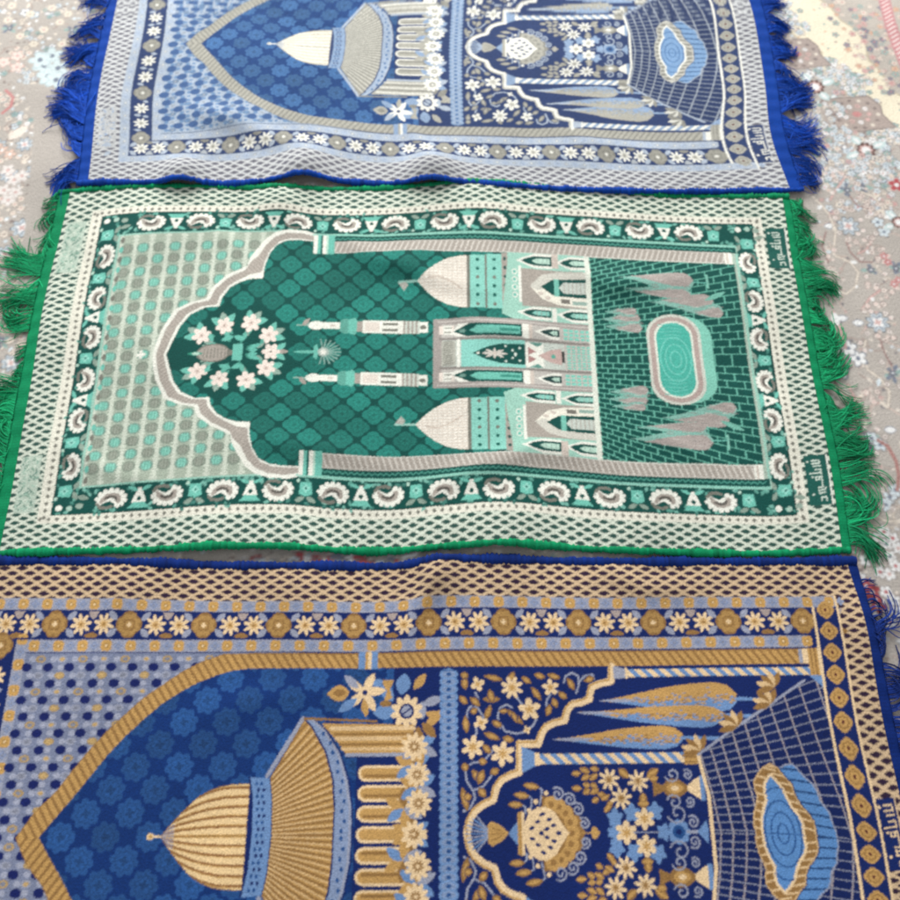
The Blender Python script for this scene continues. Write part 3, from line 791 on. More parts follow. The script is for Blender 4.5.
    for k in range(5):
        a = k * 1.257; lm.leaf(912, 0, 912 + 13 * math.cos(a), 13 * math.sin(a), 8, lt)
    lm.rose(936, 0, 14, 17, 8, lt, 0); lm.ell(936, 0, 9, 9, tile); lm.ell(936, 0, 4, 4, navy); lm.line([(950, 0), (976, 0)], 4, lil)
    lm.poly(mir([(966, 0), (974, 8), (982, 16), (984, 0)]), lt)
    for q in (1, -1):
        lm.spiral(936, q * 25, 13, 1.2, 3.5 * q, 2.2, lil, q); lm.spiral(960, q * 13, 8, 1.4, 2.2 * q, 2.2, lil, -q)
    lm = full
    # court floor in perspective
    _ = [(890.8, 89.9), (1029.0, 172.7), (1052.5, 172.5), (1054.8, 118.7), (1061.1, 31.9), (1067.9, 57.9), (1072.2, 106.4), (893.1, 105.0), (896.6, 74.2), (891.2, 50.2)]
    lf = lambda s: float(np.interp(s, [0, 70, 100], [914, 896, 891]))
    left = [(914, -6), (914, 0), (900, 60), (892, s2 + 6)]
    dg = [(890.8, 89.9), (937.6, 117.9), (982.8, 144.6), (1029.0, 172.7)]
    court = [(896, -6), (896, 40), (888, s2 + 3)] + dg[1:] + [(1056, 182), (1056, -6)]
    lm.poly(court, navy * .8)
    lm.clip = lm.mask(court)
    for k in range(12):
        u = 886 + k * 13.5 + k * k * .6
        lm.line([(u + 20, 0), (u + 14, 45), (u, 110), (u - 16, 190)], 1.7, lil * .7 + gold * .3)
    for k in range(22):
        s = k * 8.3
        lm.line([(880, s * .92 + 2), (1060, s * 1.42 + 2)], 1.3, lil * .8)
    lm.clip = None
    lm.line([(896, -6), (896, 40), (888, s2 + 3)], 4, cream); lm.line([(888, s2 + 3)] + dg[1:], 3, lil)
    for p in (dg[0], dg[1], dg[2], [(990.2, 164.7)][0]):
        for k in range(5):
            a = 1.2 + k * .55; lm.leaf(p[0], p[1], p[0] + 23 * math.cos(a), p[1] + 20 * math.sin(a), 8, cream * .6 + gold * .4 if k % 2 else gold2)
    # basin
    oL = [(970.9, 76.9), (962.4, 72.4), (955.7, 65.4), (949.6, 55.9), (949.6, 47.3), (951.7, 40.3), (949.8, 32.4), (946.1, 23.5), (944.2, 14.7), (943.8, 5.0), (944.9, 2.8), (949.4, 11.5), (952.9, 16.3)]
    oR = [(970.9, 76.9), (979.5, 72.3), (986.6, 62.1), (993.5, 55.0), (994.9, 44.9), (999.6, 34.0), (1007.4, 25.0), (1012.4, 16.1), (1012.8, 2.5), (1009.4, 9.1), (1005.8, 16.7)]
    iL = [(969.9, 64.3), (962.2, 54.2), (961.0, 45.2), (961.9, 36.2), (957.5, 26.4), (954.1, 16.6), (953.2, 6.8), (954.9, 0.9)]
    iR = [(969.9, 64.3), (976.4, 57.1), (982.6, 48.0), (985.1, 40.0), (989.6, 30.1), (996.6, 20.2), (999.2, 12.3), (998.6, 2.6), (996.1, 5.1)]
    cutL = lambda P: [p for p in P]
    def basin(Lp, Rp):
        """left and right outlines of the upper half, mirrored across the long axis"""
        mL = [p for p in Lp if p[1] > 0]; mR = [p for p in Rp if p[1] > 0]
        return mL, mR
    ctr = 10.
    def bp(Lp, Rp):
        A = [(p[0], max(p[1] - ctr + ctr, 0)) for p in Lp]
        return Lp[::-1] + Rp[1:]
    def upto0(P):
        o = []
        for a, b in zip(P[:-1], P[1:]):
            o.append(a)
            if b[1] <= 1 or b[1] > a[1] and a[1] < 12:
                break
        o.append((o[-1][0], 0)); return o
    OL, OR, IL, IR = map(upto0, (oL, oR, iL, iR))
    sh = [(982.7, 72.3), (989.6, 75.9), (998.3, 76.6), (1003.0, 72.1), (1009.3, 63.9), (1017.9, 56.8), (1021.0, 49.7), (1022.7, 39.7), (1031.0, 27.8), (1032.0, 17.9), (1035.0, 8.1), (1034.9, 3.5)]
    SH = upto0(sh)
    shp = SH + [(OR[-1][0] - 10, 0)] + [(OR[3][0] - 6, OR[3][1])]
    lm.poly(mir(SH + [(OR[-1][0] - 4, 0)])[:0] or (SH + [(SH[-1][0], -6), (OR[-1][0] - 10, -6)] + [(x - 3, y) for x, y in OR[::-1]]), c['water'])
    for k in range(8):
        s = 4 + k * 11.5
        lm.clip = lm.mask(SH + [(SH[-1][0], -6), (OR[-1][0] - 10, -6)] + [(x - 3, y) for x, y in OR[::-1]])
        lm.line([(960, s), (1060, s - 6)], 2.2, tile * .7)
    lm.clip = None
    lm.line(SH, 1.6, lil)
    lm.poly(OL[::-1] + OR[1:] + [(OR[-1][0], -6), (OL[-1][0], -6)], gold2); lm.line(OR, 2.2, navy)
    lm.clip = lm.mask(OL[::-1] + OR[1:] + [(OR[-1][0], -6), (OL[-1][0], -6)])
    for P in (OL, OR):
        for k in range(12):
            s = 6 + k * 9.4
            x = float(np.interp(s, [p[1] for p in P][::-1], [p[0] for p in P][::-1])) if P[0][1] > P[-1][1] else P[0][0]
            lm.line([(x - 14, s + 3), (x + 14, s - 3)], 2., cream * .7 + gold * .3)
    lm.line(OL, 3, cream * .4 + gold * .6); lm.line(OR, 3, cream * .4 + gold * .6)
    lm.clip = None
    wat = IL[::-1] + IR[1:] + [(IR[-1][0], -6), (IL[-1][0], -6)]
    lm.poly(wat, c['water']); lm.line(IL, 3, cream); lm.line(IR, 3, cream)
    lm.clip = lm.mask(wat)
    for r in (6, 13, 20, 28):
        lm.line(arc((IL[-1][0] + IR[-1][0]) / 2, 0, r, 0, 180, 12, 1.8), 1.7, tile, True)
    for k in range(5):
        lm.line([(985, 58 + k * 6), (997, 60 + k * 6), (1008, 57 + k * 6)], 1.5, tile)
    lm.clip = None
    # right border
    lm.rect(1038, 1052, 179, 213, gold)
    for d in (1041, 1046, 1050.5):
        lm.rect(d, d + 2, 179, 213, gold2 if d < 1048 else cream)
    lm.rect(1026, 1031, 194, 212, lil); lm.rect(1031, 1038, 194, 212, cream)
    lm.poly([(1036, 179), (1052, 179), (1052, 164)], lt)
    lm.rect(1052, 1086, -6, 266, navy)
    lm.line([(1053.5, -6), (1053.5, 266)], 3.2, cream); lm.line([(1087, -6), (1087, 280)], 3.2, cream)
    for k in range(10):
        v = 13.8 + k * 27.6
        lm.rose(1070, v, 7.5, 11.8, 4, gold, 0, .8); lm.rose(1070, v, 7.0, 10.4, 4, gold, .78, .8); lm.rose(1070, v, 6.4, 8, 8, gold2, 0); lm.rose(1070, v, 4.6, 6.2, 8, gold, 0); lm.ell(1070, v, 1.9, 2.2, L((90, 40, 40)))
    f = mirror(lm)
    for v0 in (c['text'], ):
        f.rect(1089, 1113, v0, v0 + 84, navy); f.line([(1112, v0), (1112, v0 + 84)], 2., c['net'])
        letters(f, 1089, v0 + 82, cream, -1., 1.05, .72)
    return f


LEAVES = [(z[i], z[i + 1], w) for z, w in (
    ([(607.0, 181.2), (609.0, 164.9), (602.9, 184.3), (612.9, 180.1)], 9), ([(631.6, 182.0), (656.0, 176.5), (662.6, 174.6), (670.2, 186.9), (678.4, 180.6), (690.6, 172.4), (694.1, 183.6), (708.5, 179.4), (710.7, 183.5), (727.2, 178.8)], 7.5),
    ([(690.4, 168.3), (702.2, 152.0), (721.4, 142.8), (716.1, 154.9), (708.7, 132.9), (712.9, 146.9), (735.5, 179.2), (744.0, 163.8), (756.0, 174.9), (769.2, 178.9), (723.3, 161.9), (734.2, 153.7)], 8), ([(601.3, 157.8), (611.6, 147.7), (614.7, 155.7), (627.0, 145.6), (630.2, 153.6), (651.8, 153.4), (638.6, 165.6), (642.5, 149.4), (608.4, 134.7), (610.3, 113.0)], 8.5),
    ([(614.6, 137.7), (623.8, 141.6), (640.3, 146.5), (632.9, 129.6), (641.0, 127.5), (653.6, 121.1), (658.7, 141.3), (679.7, 123.3), (630.6, 113.8), (650.8, 105.8), (653.3, 107.8), (667.4, 104.7), (629.4, 100.1), (639.4, 89.4)], 8), ([(649.5, 139.4), (661.8, 139.3), (665.9, 139.2), (671.6, 125.3)], 6),
    ([(616.0, 71.4), (627.8, 56.2), (630.0, 71.3), (623.8, 54.3), (606.1, 79.1), (610.0, 69.5), (624.2, 80.9), (634.2, 79.9), (638.0, 66.5), (648.5, 71.5), (623.8, 50.5), (632.6, 40.2), (604.3, 51.6), (610.7, 24.6), (605.8, 39.5), (615.8, 41.3)], 9)) for i in range(0, len(z) - 1, 2)]
FLOW = [(z, r, n) for P, r, n in (([(624.2, 171.5)], 9, 4), ([(666.6, 167.5)], 14, 8), ([(714.2, 167.5)], 10.5, 5), ([(687.4, 141.1)], 14, 5), ([(627.7, 125.6)], 9, 4),
        ([(617.3, 97.3)], 14, 6), ([(653.5, 89.3)], 15, 6), ([(683.6, 116.9)], 5, 4)) for z in P]
LEAVES2 = [((z[i], z[i + 1]), w) for z, w in (([(746.7, 66.0), (735.0, 66.1), (757.5, 67.0), (744.9, 72.1), (757.3, 63.9), (746.4, 59.0), (768.3, 69.9), (757.8, 72.0), (765.9, 65.9), (756.9, 57.9), (746.9, 48.9), (734.2, 49.6), (756.6, 51.9), (748.2, 53.9), (756.3, 47.9), (747.6, 42.9), (765.0, 50.8), (756.7, 53.9), (767.0, 48.8), (756.1, 42.9), (766.3, 37.8), (757.6, 33.9), (774.9, 39.7), (764.6, 43.8), (779.3, 41.7), (768.3, 35.8), (780.7, 31.8), (771.6, 22.0), (781.9, 33.7), (776.4, 29.8)], 7.5),
          ([(802.9, 60.5), (791.5, 70.8), (824.2, 60.4), (838.9, 70.4), (827.2, 58.3), (838.0, 60.3), (825.0, 31.4), (811.3, 31.5), (818.5, 43.4), (818.6, 31.5)], 10)) for i in range(0, len(z) - 1, 2)]

def carpet_design():
    rnd = random.Random(5)
    base, cream, brown, blue, slate, pink, red, dark, ivory = (L(q) for q in ((180, 173, 165), (220, 210, 196), (160, 146, 138), (206, 216, 220), (122, 130, 144), (206, 172, 166), (178, 84, 88), (134, 122, 118), (232, 222, 198)))
    white, teal, peach = L((232, 232, 230)), L((150, 176, 170)), L((212, 178, 150))
    lm = Loom(-1360, 1360, -420, 1900, 1.25)
    lm.rect(-1360, 1360, -420, 1900, base)

    def star(x, y, r=20, c=blue, core=pink):
        r *= .9
        rot = rnd.random()
        lm.rose(x, y, r * .62, r * 1.1, 8, slate * .5, rot); lm.rose(x, y, r * .5, r * .98, 8, c, rot); lm.rose(x, y, r * .42, r * .62, 8, slate, rot); lm.rose(x, y, r * .3, r * .55, 4, white, rot + .4); lm.rose(x, y, r * .12, r * .34, 4, core, rot)
        for k in range(8):
            a = rot + k * math.pi / 4; lm.ell(x + r * .72 * math.cos(a), y + r * .72 * math.sin(a), r * .09, r * .09, slate)

    def five(x, y, r=13, c=white, core=slate, edge=None):
        r *= .9
        rot = rnd.random() * 6
        lm.rose(x, y, r * .55, r * 1.18, 5, slate if edge is None else edge, rot, .8); lm.rose(x, y, r * .45, r, 5, c, rot, .8); lm.ell(x, y, r * .28, r * .28, core)

    def bead(x, y, r=7, c=cream, e=brown):
        r *= .74
        q = rnd.random() * 3; lm.rose(x, y, r * .85, r * 1.18, 6, e, q, .7); lm.rose(x, y, r * .65, r * .98, 6, c, q, .7); lm.ell(x, y, r * .36, r * .36, pink if rnd.random() < .5 else e)

    def chain(x, y, r, a0, a1, n, c=cream):
        for k in range(n):
            a = math.radians(a0 + (a1 - a0) * k / max(1, n - 1)); bead(x + r * math.cos(a), y + r * .8 * math.sin(a), 6.5 + rnd.random() * 2.5, c)

    def slatespray(x, y, r=20):
        r *= .85
        for k in range(7):
            a = k * .9 + rnd.random(); d = r * (.35 + .6 * rnd.random())
            lm.leaf(x + d * .3 * math.cos(a), y + d * .3 * math.sin(a), x + d * 1.4 * math.cos(a), y + d * 1.2 * math.sin(a), r * .42, slate if k % 3 else teal)
        five(x, y, r * .42, slate * .8, white, dark)

    def rosette(x, y, r=17):
        r *= .8
        for k in range(4):
            a = k * 1.57 + .5; lm.leaf(x + r * .8 * math.cos(a), y + r * .8 * math.sin(a), x + r * 2.6 * math.cos(a), y + r * 2.2 * math.sin(a), r, L((190, 208, 206)))
            lm.leaf(x + r * math.cos(a), y + r * math.sin(a), x + r * 2.2 * math.cos(a), y + r * 1.9 * math.sin(a), r * .4, white)
        lm.rose(x, y, r * .8, r * 1.05, 10, L((104, 78, 72))); lm.rose(x, y, r * .5, r * .75, 8, pink); lm.ell(x, y, r * .46, r * .46, white)

    def panel(x, y, r=42, rot=.4):
        P = [(x + r * q * math.cos(rot + a), y + r * .85 * q * math.sin(rot + a)) for a, q in ((0, 1.35), (.5, .85), (1.0, .95), (1.57, 1.05), (2.2, .85), (2.7, 1.), (3.14, 1.3), (3.7, .8), (4.3, 1.), (4.71, 1.), (5.3, .85), (5.8, .9))]
        lm.poly([(x + (a - x) * 1.06, y + (b - y) * 1.06) for a, b in P], dark); lm.poly(P, L((172, 158, 150)))
        for k in range(9):
            a = k * .7; bead(x + r * .42 * math.cos(a), y + r * .36 * math.sin(a), r * .13, white if k % 2 else pink)
        for k in range(14):
            a = k * .45; lm.ell(x + r * .72 * math.cos(a), y + r * .6 * math.sin(a), 3.5, 3, dark if k % 3 else cream)
        lm.ell(x, y, r * .16, r * .12, red * .5 + pink * .5)

    def scroll(pts, w=4, c=brown):
        lm.line(pts, w, c)

    def bush(x, y, r):
        for k in range(int(r * r / 26)):
            a = rnd.random() * 6.28; d = r * rnd.random() ** .5
            c = rnd.choice((blue, white, blue, cream, teal))
            five(x + d * math.cos(a), y + d * .85 * math.sin(a), 4 + rnd.random() * 3.5, c, rnd.choice((slate, pink, dark)), rnd.choice((dark * .8, slate * .8, brown)))

    # repeating ground of sprays, buds and stems over the whole carpet
    for i in range(-25, 26):
        for j in range(-8, 38):
            x, y = i * 54 + (27 if j % 2 else 0) + rnd.uniform(-9, 9), j * 50 + rnd.uniform(-9, 9)
            k = rnd.random()
            if k < .16:
                star(x, y, rnd.uniform(14, 19)); chain(x, y + 22, 20, 20, 160, 4)
            elif k < .3:
                slatespray(x, y, 17); chain(x + 6, y, 24, -60, 60, 4)
            elif k < .5:
                chain(x, y, 15, 0, 300, 6); five(x, y, 8, cream, pink)
            elif k < .64:
                five(x, y, 10); five(x + 16, y - 5, 10, blue); lm.leaf(x, y + 7, x + 7, y + 28, 6, cream); scroll([(x + 8, y - 5), (x + 10, y + 12), (x + 4, y + 26)], 2.2)
            elif k < .7:
                rosette(x, y, 11)
            else:
                bush(x, y, 19)
            a = rnd.random() * 6.28
            scroll([(x + 16 * math.cos(a), y + 16 * math.sin(a)), (x + 26 * math.cos(a + .4), y + 26 * math.sin(a + .4)), (x + 32 * math.cos(a + .9), y + 32 * math.sin(a + .9))], 1.8, L((166, 146, 138)))
            for q in range(9):
                b = rnd.random() * 6.28; d = rnd.uniform(20, 34); lm.ell(x + d * math.cos(b), y + d * math.sin(b), rnd.uniform(1.6, 3.6), rnd.uniform(1.6, 3.2), rnd.choice((cream, blue, cream, brown, white, dark)))
    W = 1000.
    def at(z):
        return [(a * W, b * W) for a, b in z]
    # ---- the open ground beside the rugs on the right
    lm.poly(at([(0.548, 1.084), (0.746, 0.984), (0.608, 0.259), (0.481, 0.259), (0.479, 0.598)]), base)
    lf = at([(-0.708, 1.181), (-0.587, 1.181), (-0.578, 0.964), (-0.602, 0.917), (-0.583, 0.712), (-0.629, 0.712), (-0.649, 0.870), (-0.663, 1.003), (-0.675, 1.105)])
    lm.poly(lf, base)
    rn2 = random.Random(9)
    for k in range(420):                                     # faint tendrils on the plain ground
        x, y = rn2.uniform(470, 1000), rn2.uniform(-50, 1250); a = rn2.random() * 6.28; p = [(x, y)]
        for q in range(5):
            a += rn2.uniform(-.9, .9); p.append((p[-1][0] + 9 * math.cos(a), p[-1][1] + 9 * math.sin(a)))
        lm.line(p, 2.2, L(rn2.choice(((204, 192, 178), (196, 178, 168), (168, 152, 144)))))
        for q in p[1::2]:
            lm.ell(q[0] + rn2.uniform(-6, 6), q[1] + rn2.uniform(-6, 6), rn2.uniform(1.5, 3.4), rn2.uniform(1.5, 3), L(rn2.choice(((222, 212, 200), (206, 210, 212), (196, 168, 162), (128, 124, 126)))))
    # ivory band with lobed edges and the flowered field beyond it
    lm.poly(at([(0.629, 1.520), (0.916, 1.520), (0.797, 0.964), (0.726, 1.043), (0.706, 1.105), (0.694, 1.158), (0.663, 1.190), (0.650, 1.234), (0.624, 1.256), (0.622, 1.302), (0.600, 1.325)]), L((188, 180, 170)))
    iv = at([(0.558, 1.420), (0.611, 1.401), (0.654, 1.362), (0.669, 1.325), (0.692, 1.302), (0.703, 1.265), (0.701, 1.234), (0.719, 1.207), (0.725, 1.168), (0.775, 1.130), (0.762, 1.023), (0.726, 1.043), (0.715, 1.088), (0.700, 1.122), (0.676, 1.113), (0.677, 1.155), (0.651, 1.160), (0.641, 1.194), (0.620, 1.212), (0.626, 1.252), (0.602, 1.270), (0.582, 1.293), (0.571, 1.339)])
    lm.poly([(x + 0, y) for x, y in iv], ivory); lm.line(iv, 3, L((196, 184, 160)), True)
    for k in range(260):
        p = (rnd.uniform(480, 900), rnd.uniform(900, 1420))
        j, i = int((p[1] - lm.v0) / lm.res), int((p[0] - lm.u0) / lm.res)
        if np.allclose(lm.a[j, i], ivory, atol=1e-3):
            lm.ell(p[0], p[1], 2.2, 2.2, rnd.choice((peach, brown, teal)))
    for x, y in at([(0.589, 1.311), (0.579, 1.344), (0.660, 1.190), (0.645, 1.203), (0.675, 1.181), (0.628, 1.221), (0.676, 1.147), (0.684, 1.064), (0.705, 1.076), (0.715, 1.060)]):
        bush(x, y, 26)
    for x, y in at([(0.681, 1.348), (0.706, 1.325), (0.724, 1.288), (0.741, 1.252), (0.696, 1.386), (0.740, 1.344), (0.692, 1.283), (0.709, 1.243), (0.723, 1.207), (0.738, 1.181)]):
        for k in range(13):
            a = rnd.random() * 6.28; d = 38 * rnd.random() ** .6
            five(x + d * math.cos(a), y + d * math.sin(a), rnd.uniform(4, 8), rnd.choice((peach, pink, teal, slate, cream)), red * .5 + pink * .5, L((168, 150, 142)))
    rp = at([(0.752, 1.445), (0.753, 1.372), (0.753, 1.320), (0.757, 1.265), (0.763, 1.212)])
    lm.line(rp, 22, L((196, 150, 150))); lm.line(rp, 14, L((222, 200, 196)))
    for (a, b), (c, d) in zip(rp[:-1], rp[1:]):
        for k in range(6):
            x, y = a + (c - a) * k / 6, b + (d - b) * k / 6; lm.line([(x - 7, y - 5), (x + 7, y + 5)], 3, L((190, 110, 116)))
    panel(*at([(0.584, 1.247)])[0], 44, -.5); panel(*at([(0.662, 1.117)])[0], 48, -.5)
    rosette(*at([(0.603, 1.175)])[0], 19); rosette(*at([(0.664, 1.043)])[0], 19)
    for x, y in at([(0.627, 1.074), (0.622, 1.122), (0.600, 1.039), (0.627, 1.011), (0.683, 1.023), (0.684, 0.988), (0.587, 1.105), (0.702, 0.999), (0.607, 0.988), (0.642, 0.992)]):
        bush(x, y, 24)
    for p in at([(0.611, 0.896), (0.626, 0.725)]):
        star(*p, 19)
    for p in at([(0.582, 0.896), (0.597, 0.724), (0.612, 0.552), (0.575, 0.732)]):
        lm.leaf(p[0] - 9, p[1], p[0] + 9, p[1], 12, slate); lm.leaf(p[0] - 8, p[1], p[0] + 8, p[1], 9, white)
    for p in at([(0.621, 0.964), (0.632, 0.816), (0.646, 0.968), (0.632, 0.641), (0.584, 0.536), (0.670, 0.819), (0.577, 0.527)]):
        slatespray(*p, 18)
    for p, n in zip(at([(0.658, 0.903), (0.679, 0.917), (0.664, 0.885), (0.584, 0.539), (0.594, 0.529), (0.593, 0.452), (0.586, 0.441), (0.602, 0.462)]), range(9)):
        five(*p, 11, blue, slate, dark * .8)
    for k in range(260):                                     # thick with small blooms below the ivory band
        p = at([(0.577, 1.168), (0.694, 0.917)]); x = p[0][0] + (p[1][0] - p[0][0]) * rn2.random() ; y = p[1][1] + (p[0][1] - p[1][1]) * rn2.random()
        j, i = int((y - lm.v0) / lm.res), int((x - lm.u0) / lm.res)
        if 0 < j < lm.nv and 0 < i < lm.nu and np.allclose(lm.a[j, i], base, atol=1e-3):
            five(x, y, rn2.uniform(4, 7.5), rnd.choice((cream, white, blue, pink, cream)), rnd.choice((red * .5 + pink * .5, slate, dark)), rnd.choice((dark, brown, slate)))
    for z, cc in (([(0.564, 0.953), (0.577, 0.934), (0.586, 0.915), (0.590, 0.885), (0.583, 0.859), (0.569, 0.848)], cream), ([(0.643, 0.960), (0.658, 0.953), (0.670, 0.934), (0.669, 0.911)], cream), ([(0.583, 0.841), (0.603, 0.830), (0.612, 0.812), (0.604, 0.787), (0.587, 0.773), (0.577, 0.780)], cream), ([(0.603, 0.695), (0.593, 0.669), (0.598, 0.646), (0.612, 0.633), (0.622, 0.611), (0.615, 0.586)], cream), ([(0.565, 0.623), (0.572, 0.598), (0.564, 0.567), (0.573, 0.555)], pink),
                  ([(0.643, 0.870), (0.631, 0.852), (0.617, 0.845)], pink), ([(0.639, 0.780), (0.622, 0.767), (0.606, 0.746)], pink), ([(0.565, 0.492), (0.577, 0.483), (0.588, 0.468)], cream), ([(0.557, 0.448), (0.565, 0.431), (0.579, 0.419), (0.595, 0.417)], cream), ([(0.623, 0.992), (0.603, 0.964), (0.591, 0.945)], pink)):
        z = at(z); lm.line(z, 4.6, brown * .85); lm.line(z, 3, cc)
        for q in z[1::2]:
            lm.leaf(q[0], q[1], q[0] + rn2.uniform(-14, 14), q[1] + rn2.uniform(-14, 14), 6, rn2.choice((cream, blue, white)))
    for s_ in ([(0.631, 0.889), (0.638, 0.877), (0.649, 0.885), (0.669, 0.896), (0.664, 0.918), (0.645, 0.915)], [(0.611, 0.742), (0.608, 0.709), (0.618, 0.699), (0.638, 0.712), (0.648, 0.732), (0.641, 0.742), (0.620, 0.742)], [(0.609, 0.980), (0.637, 0.980), (0.636, 0.953), (0.606, 0.945), (0.600, 0.960)], [(0.621, 0.834), (0.622, 0.802), (0.635, 0.791), (0.654, 0.812)], [(0.595, 0.911), (0.593, 0.881), (0.607, 0.874), (0.623, 0.881), (0.631, 0.907)],
               [(0.623, 0.659), (0.622, 0.623), (0.636, 0.620)], [(0.573, 0.552), (0.571, 0.524), (0.589, 0.518), (0.602, 0.542), (0.595, 0.552)], [(0.587, 0.465), (0.581, 0.442), (0.593, 0.436)], [(0.545, 0.692), (0.538, 0.669), (0.547, 0.652), (0.573, 0.652), (0.600, 0.679), (0.597, 0.692)]):
        for p in at(s_):
            bead(p[0] + rn2.uniform(-3, 3), p[1] + rn2.uniform(-3, 3), 5.5, L((232, 224, 216)), L((130, 112, 110)))
    for z in ([(0.603, 0.870), (0.606, 0.848), (0.618, 0.830), (0.636, 0.830)], [(0.624, 0.699), (0.626, 0.675), (0.633, 0.652)], [(0.623, 0.953), (0.632, 0.934), (0.653, 0.926)], [(0.547, 0.649), (0.548, 0.623), (0.559, 0.604), (0.581, 0.601)], [(0.575, 0.885), (0.565, 0.859), (0.570, 0.830)]):
        lm.line(at(z), 2.4, L((150, 118, 114)))
    rosette(*at([(0.690, 0.903)])[0], 14); five(*at([(0.700, 0.974)])[0], 14, red, white, pink)
    for p in at([(0.551, 0.674), (0.587, 0.665), (0.557, 0.643), (0.575, 0.682)]):
        five(*p, 14, white, slate, slate * .8)
    q = at([(0.564, 0.742), (0.566, 0.719), (0.571, 0.702), (0.571, 0.682)]); lm.line(q, 5, pink); lm.leaf(*q[0], *q[1], 12, white)
    for s_ in ([(0.603, 0.992), (0.618, 0.996), (0.629, 0.988), (0.640, 0.976), (0.642, 0.953), (0.649, 0.941)], [(0.597, 0.922), (0.610, 0.930), (0.622, 0.926)], [(0.606, 0.870), (0.618, 0.866), (0.631, 0.870), (0.644, 0.874)], [(0.639, 0.848), (0.646, 0.837), (0.654, 0.830), (0.662, 0.841), (0.652, 0.852)],
               [(0.623, 0.791), (0.634, 0.784), (0.645, 0.780), (0.656, 0.777), (0.666, 0.784)], [(0.616, 0.753), (0.629, 0.756), (0.640, 0.756)], [(0.622, 0.702), (0.632, 0.695), (0.644, 0.699)], [(0.645, 0.934), (0.653, 0.930), (0.664, 0.937)], [(0.564, 0.830), (0.571, 0.841), (0.571, 0.819), (0.578, 0.809), (0.582, 0.852)], [(0.589, 0.611), (0.595, 0.601), (0.605, 0.611), (0.597, 0.595)]):
        for p in at(s_):
            bead(*p, 6, L((228, 216, 206)), L((126, 100, 98)))
            bead(p[0] + rn2.uniform(-12, 12), p[1] + rn2.uniform(-10, 10), 4, L((226, 216, 206)), L((150, 126, 120)))
    for p in at([(0.656, 0.841), (0.660, 0.830), (0.662, 0.791), (0.670, 0.798)]):
        five(*p, 7, red * .6 + pink * .4, white, pink)
    lm.line(at([(0.592, 0.536), (0.604, 0.527), (0.611, 0.506), (0.611, 0.483), (0.605, 0.462)]), 5, L((170, 126, 120)))
    for p in at([(0.527, 0.357), (0.545, 0.572)]):
        lm.rose(*p, 12, 17, 4, dark); lm.rose(*p, 8, 12, 4, L((190, 176, 166))); lm.ell(*p, 4, 4, dark)
    for p in at([(0.567, 0.394), (0.576, 0.386), (0.586, 0.394), (0.576, 0.403), (0.591, 0.380), (0.578, 0.369), (0.560, 0.369), (0.533, 0.340), (0.561, 0.348), (0.573, 0.345), (0.583, 0.356), (0.564, 0.321), (0.572, 0.310), (0.553, 0.305), (0.541, 0.295), (0.562, 0.282), (0.574, 0.295), (0.545, 0.364)]):
        five(*p, 10, white, rnd.choice((slate, red, pink)), dark)
    for p in at([(0.540, 0.328), (0.546, 0.321), (0.535, 0.318), (0.550, 0.303)]):
        five(*p, 11, red, white, red * .7)
    # between the green and the golden rug
    for k in range(46):
        p = at([(-0.282, 0.369), (0.026, 0.356)])
        x = p[0][0] + (p[1][0] - p[0][0]) * rnd.random(); y = p[1][1] + (p[0][1] - p[1][1]) * rnd.random()
        five(x, y, rnd.uniform(6, 10), rnd.choice((white, slate, cream, red, blue)), dark, L((110, 100, 100)))
    # ---- left of the rugs: pale flowers
    for p in at([(-0.678, 1.221), (-0.669, 1.243), (-0.654, 1.216), (-0.668, 1.199), (-0.687, 1.234), (-0.653, 1.190)]):
        five(*p, 19, L((206, 220, 220)), slate, L((186, 200, 202)))
    for p in at([(-0.727, 1.243), (-0.723, 1.218), (-0.747, 1.229)]):
        five(*p, 12, L((220, 206, 196)), pink, L((196, 160, 150)))
    lm.line(at([(-0.732, 1.168), (-0.718, 1.153), (-0.717, 1.134), (-0.729, 1.119)]), 5, L((196, 136, 134)))
    lm.leaf(*at([(-0.709, 1.064), (-0.682, 1.092)])[0], *at([(-0.709, 1.064), (-0.682, 1.092)])[1], 16, L((226, 216, 204)))
    for p in at([(-0.715, 1.043), (-0.701, 1.035), (-0.726, 1.051)]):
        five(*p, 11, L((214, 186, 170)), white, brown)
    for p in at([(-0.698, 1.003), (-0.685, 0.984), (-0.697, 0.964), (-0.678, 0.960), (-0.687, 0.945), (-0.674, 0.992)]):
        five(*p, 12, L((226, 220, 214)), pink, L((200, 190, 184)))
    for p in at([(-0.659, 0.763), (-0.651, 0.749), (-0.659, 0.742), (-0.678, 0.830), (-0.647, 0.712), (-0.661, 0.837), (-0.627, 0.763)]):
        five(*p, 10, L((216, 196, 188)), pink, L((190, 172, 164)))
    for p in at([(-0.758, 1.325), (-0.722, 1.339), (-0.730, 1.288), (-0.692, 1.302), (-0.668, 1.320), (-0.687, 1.353), (-0.657, 1.339), (-0.704, 1.270), (-0.656, 1.270), (-0.757, 1.358)]):
        bead(*p, 10, L((224, 216, 200)), L((198, 186, 170)))
    return lm

# ---------------------------------------------------------------- scene
C = bpy.context.scene.collection
RNG = np.random.default_rng(7)


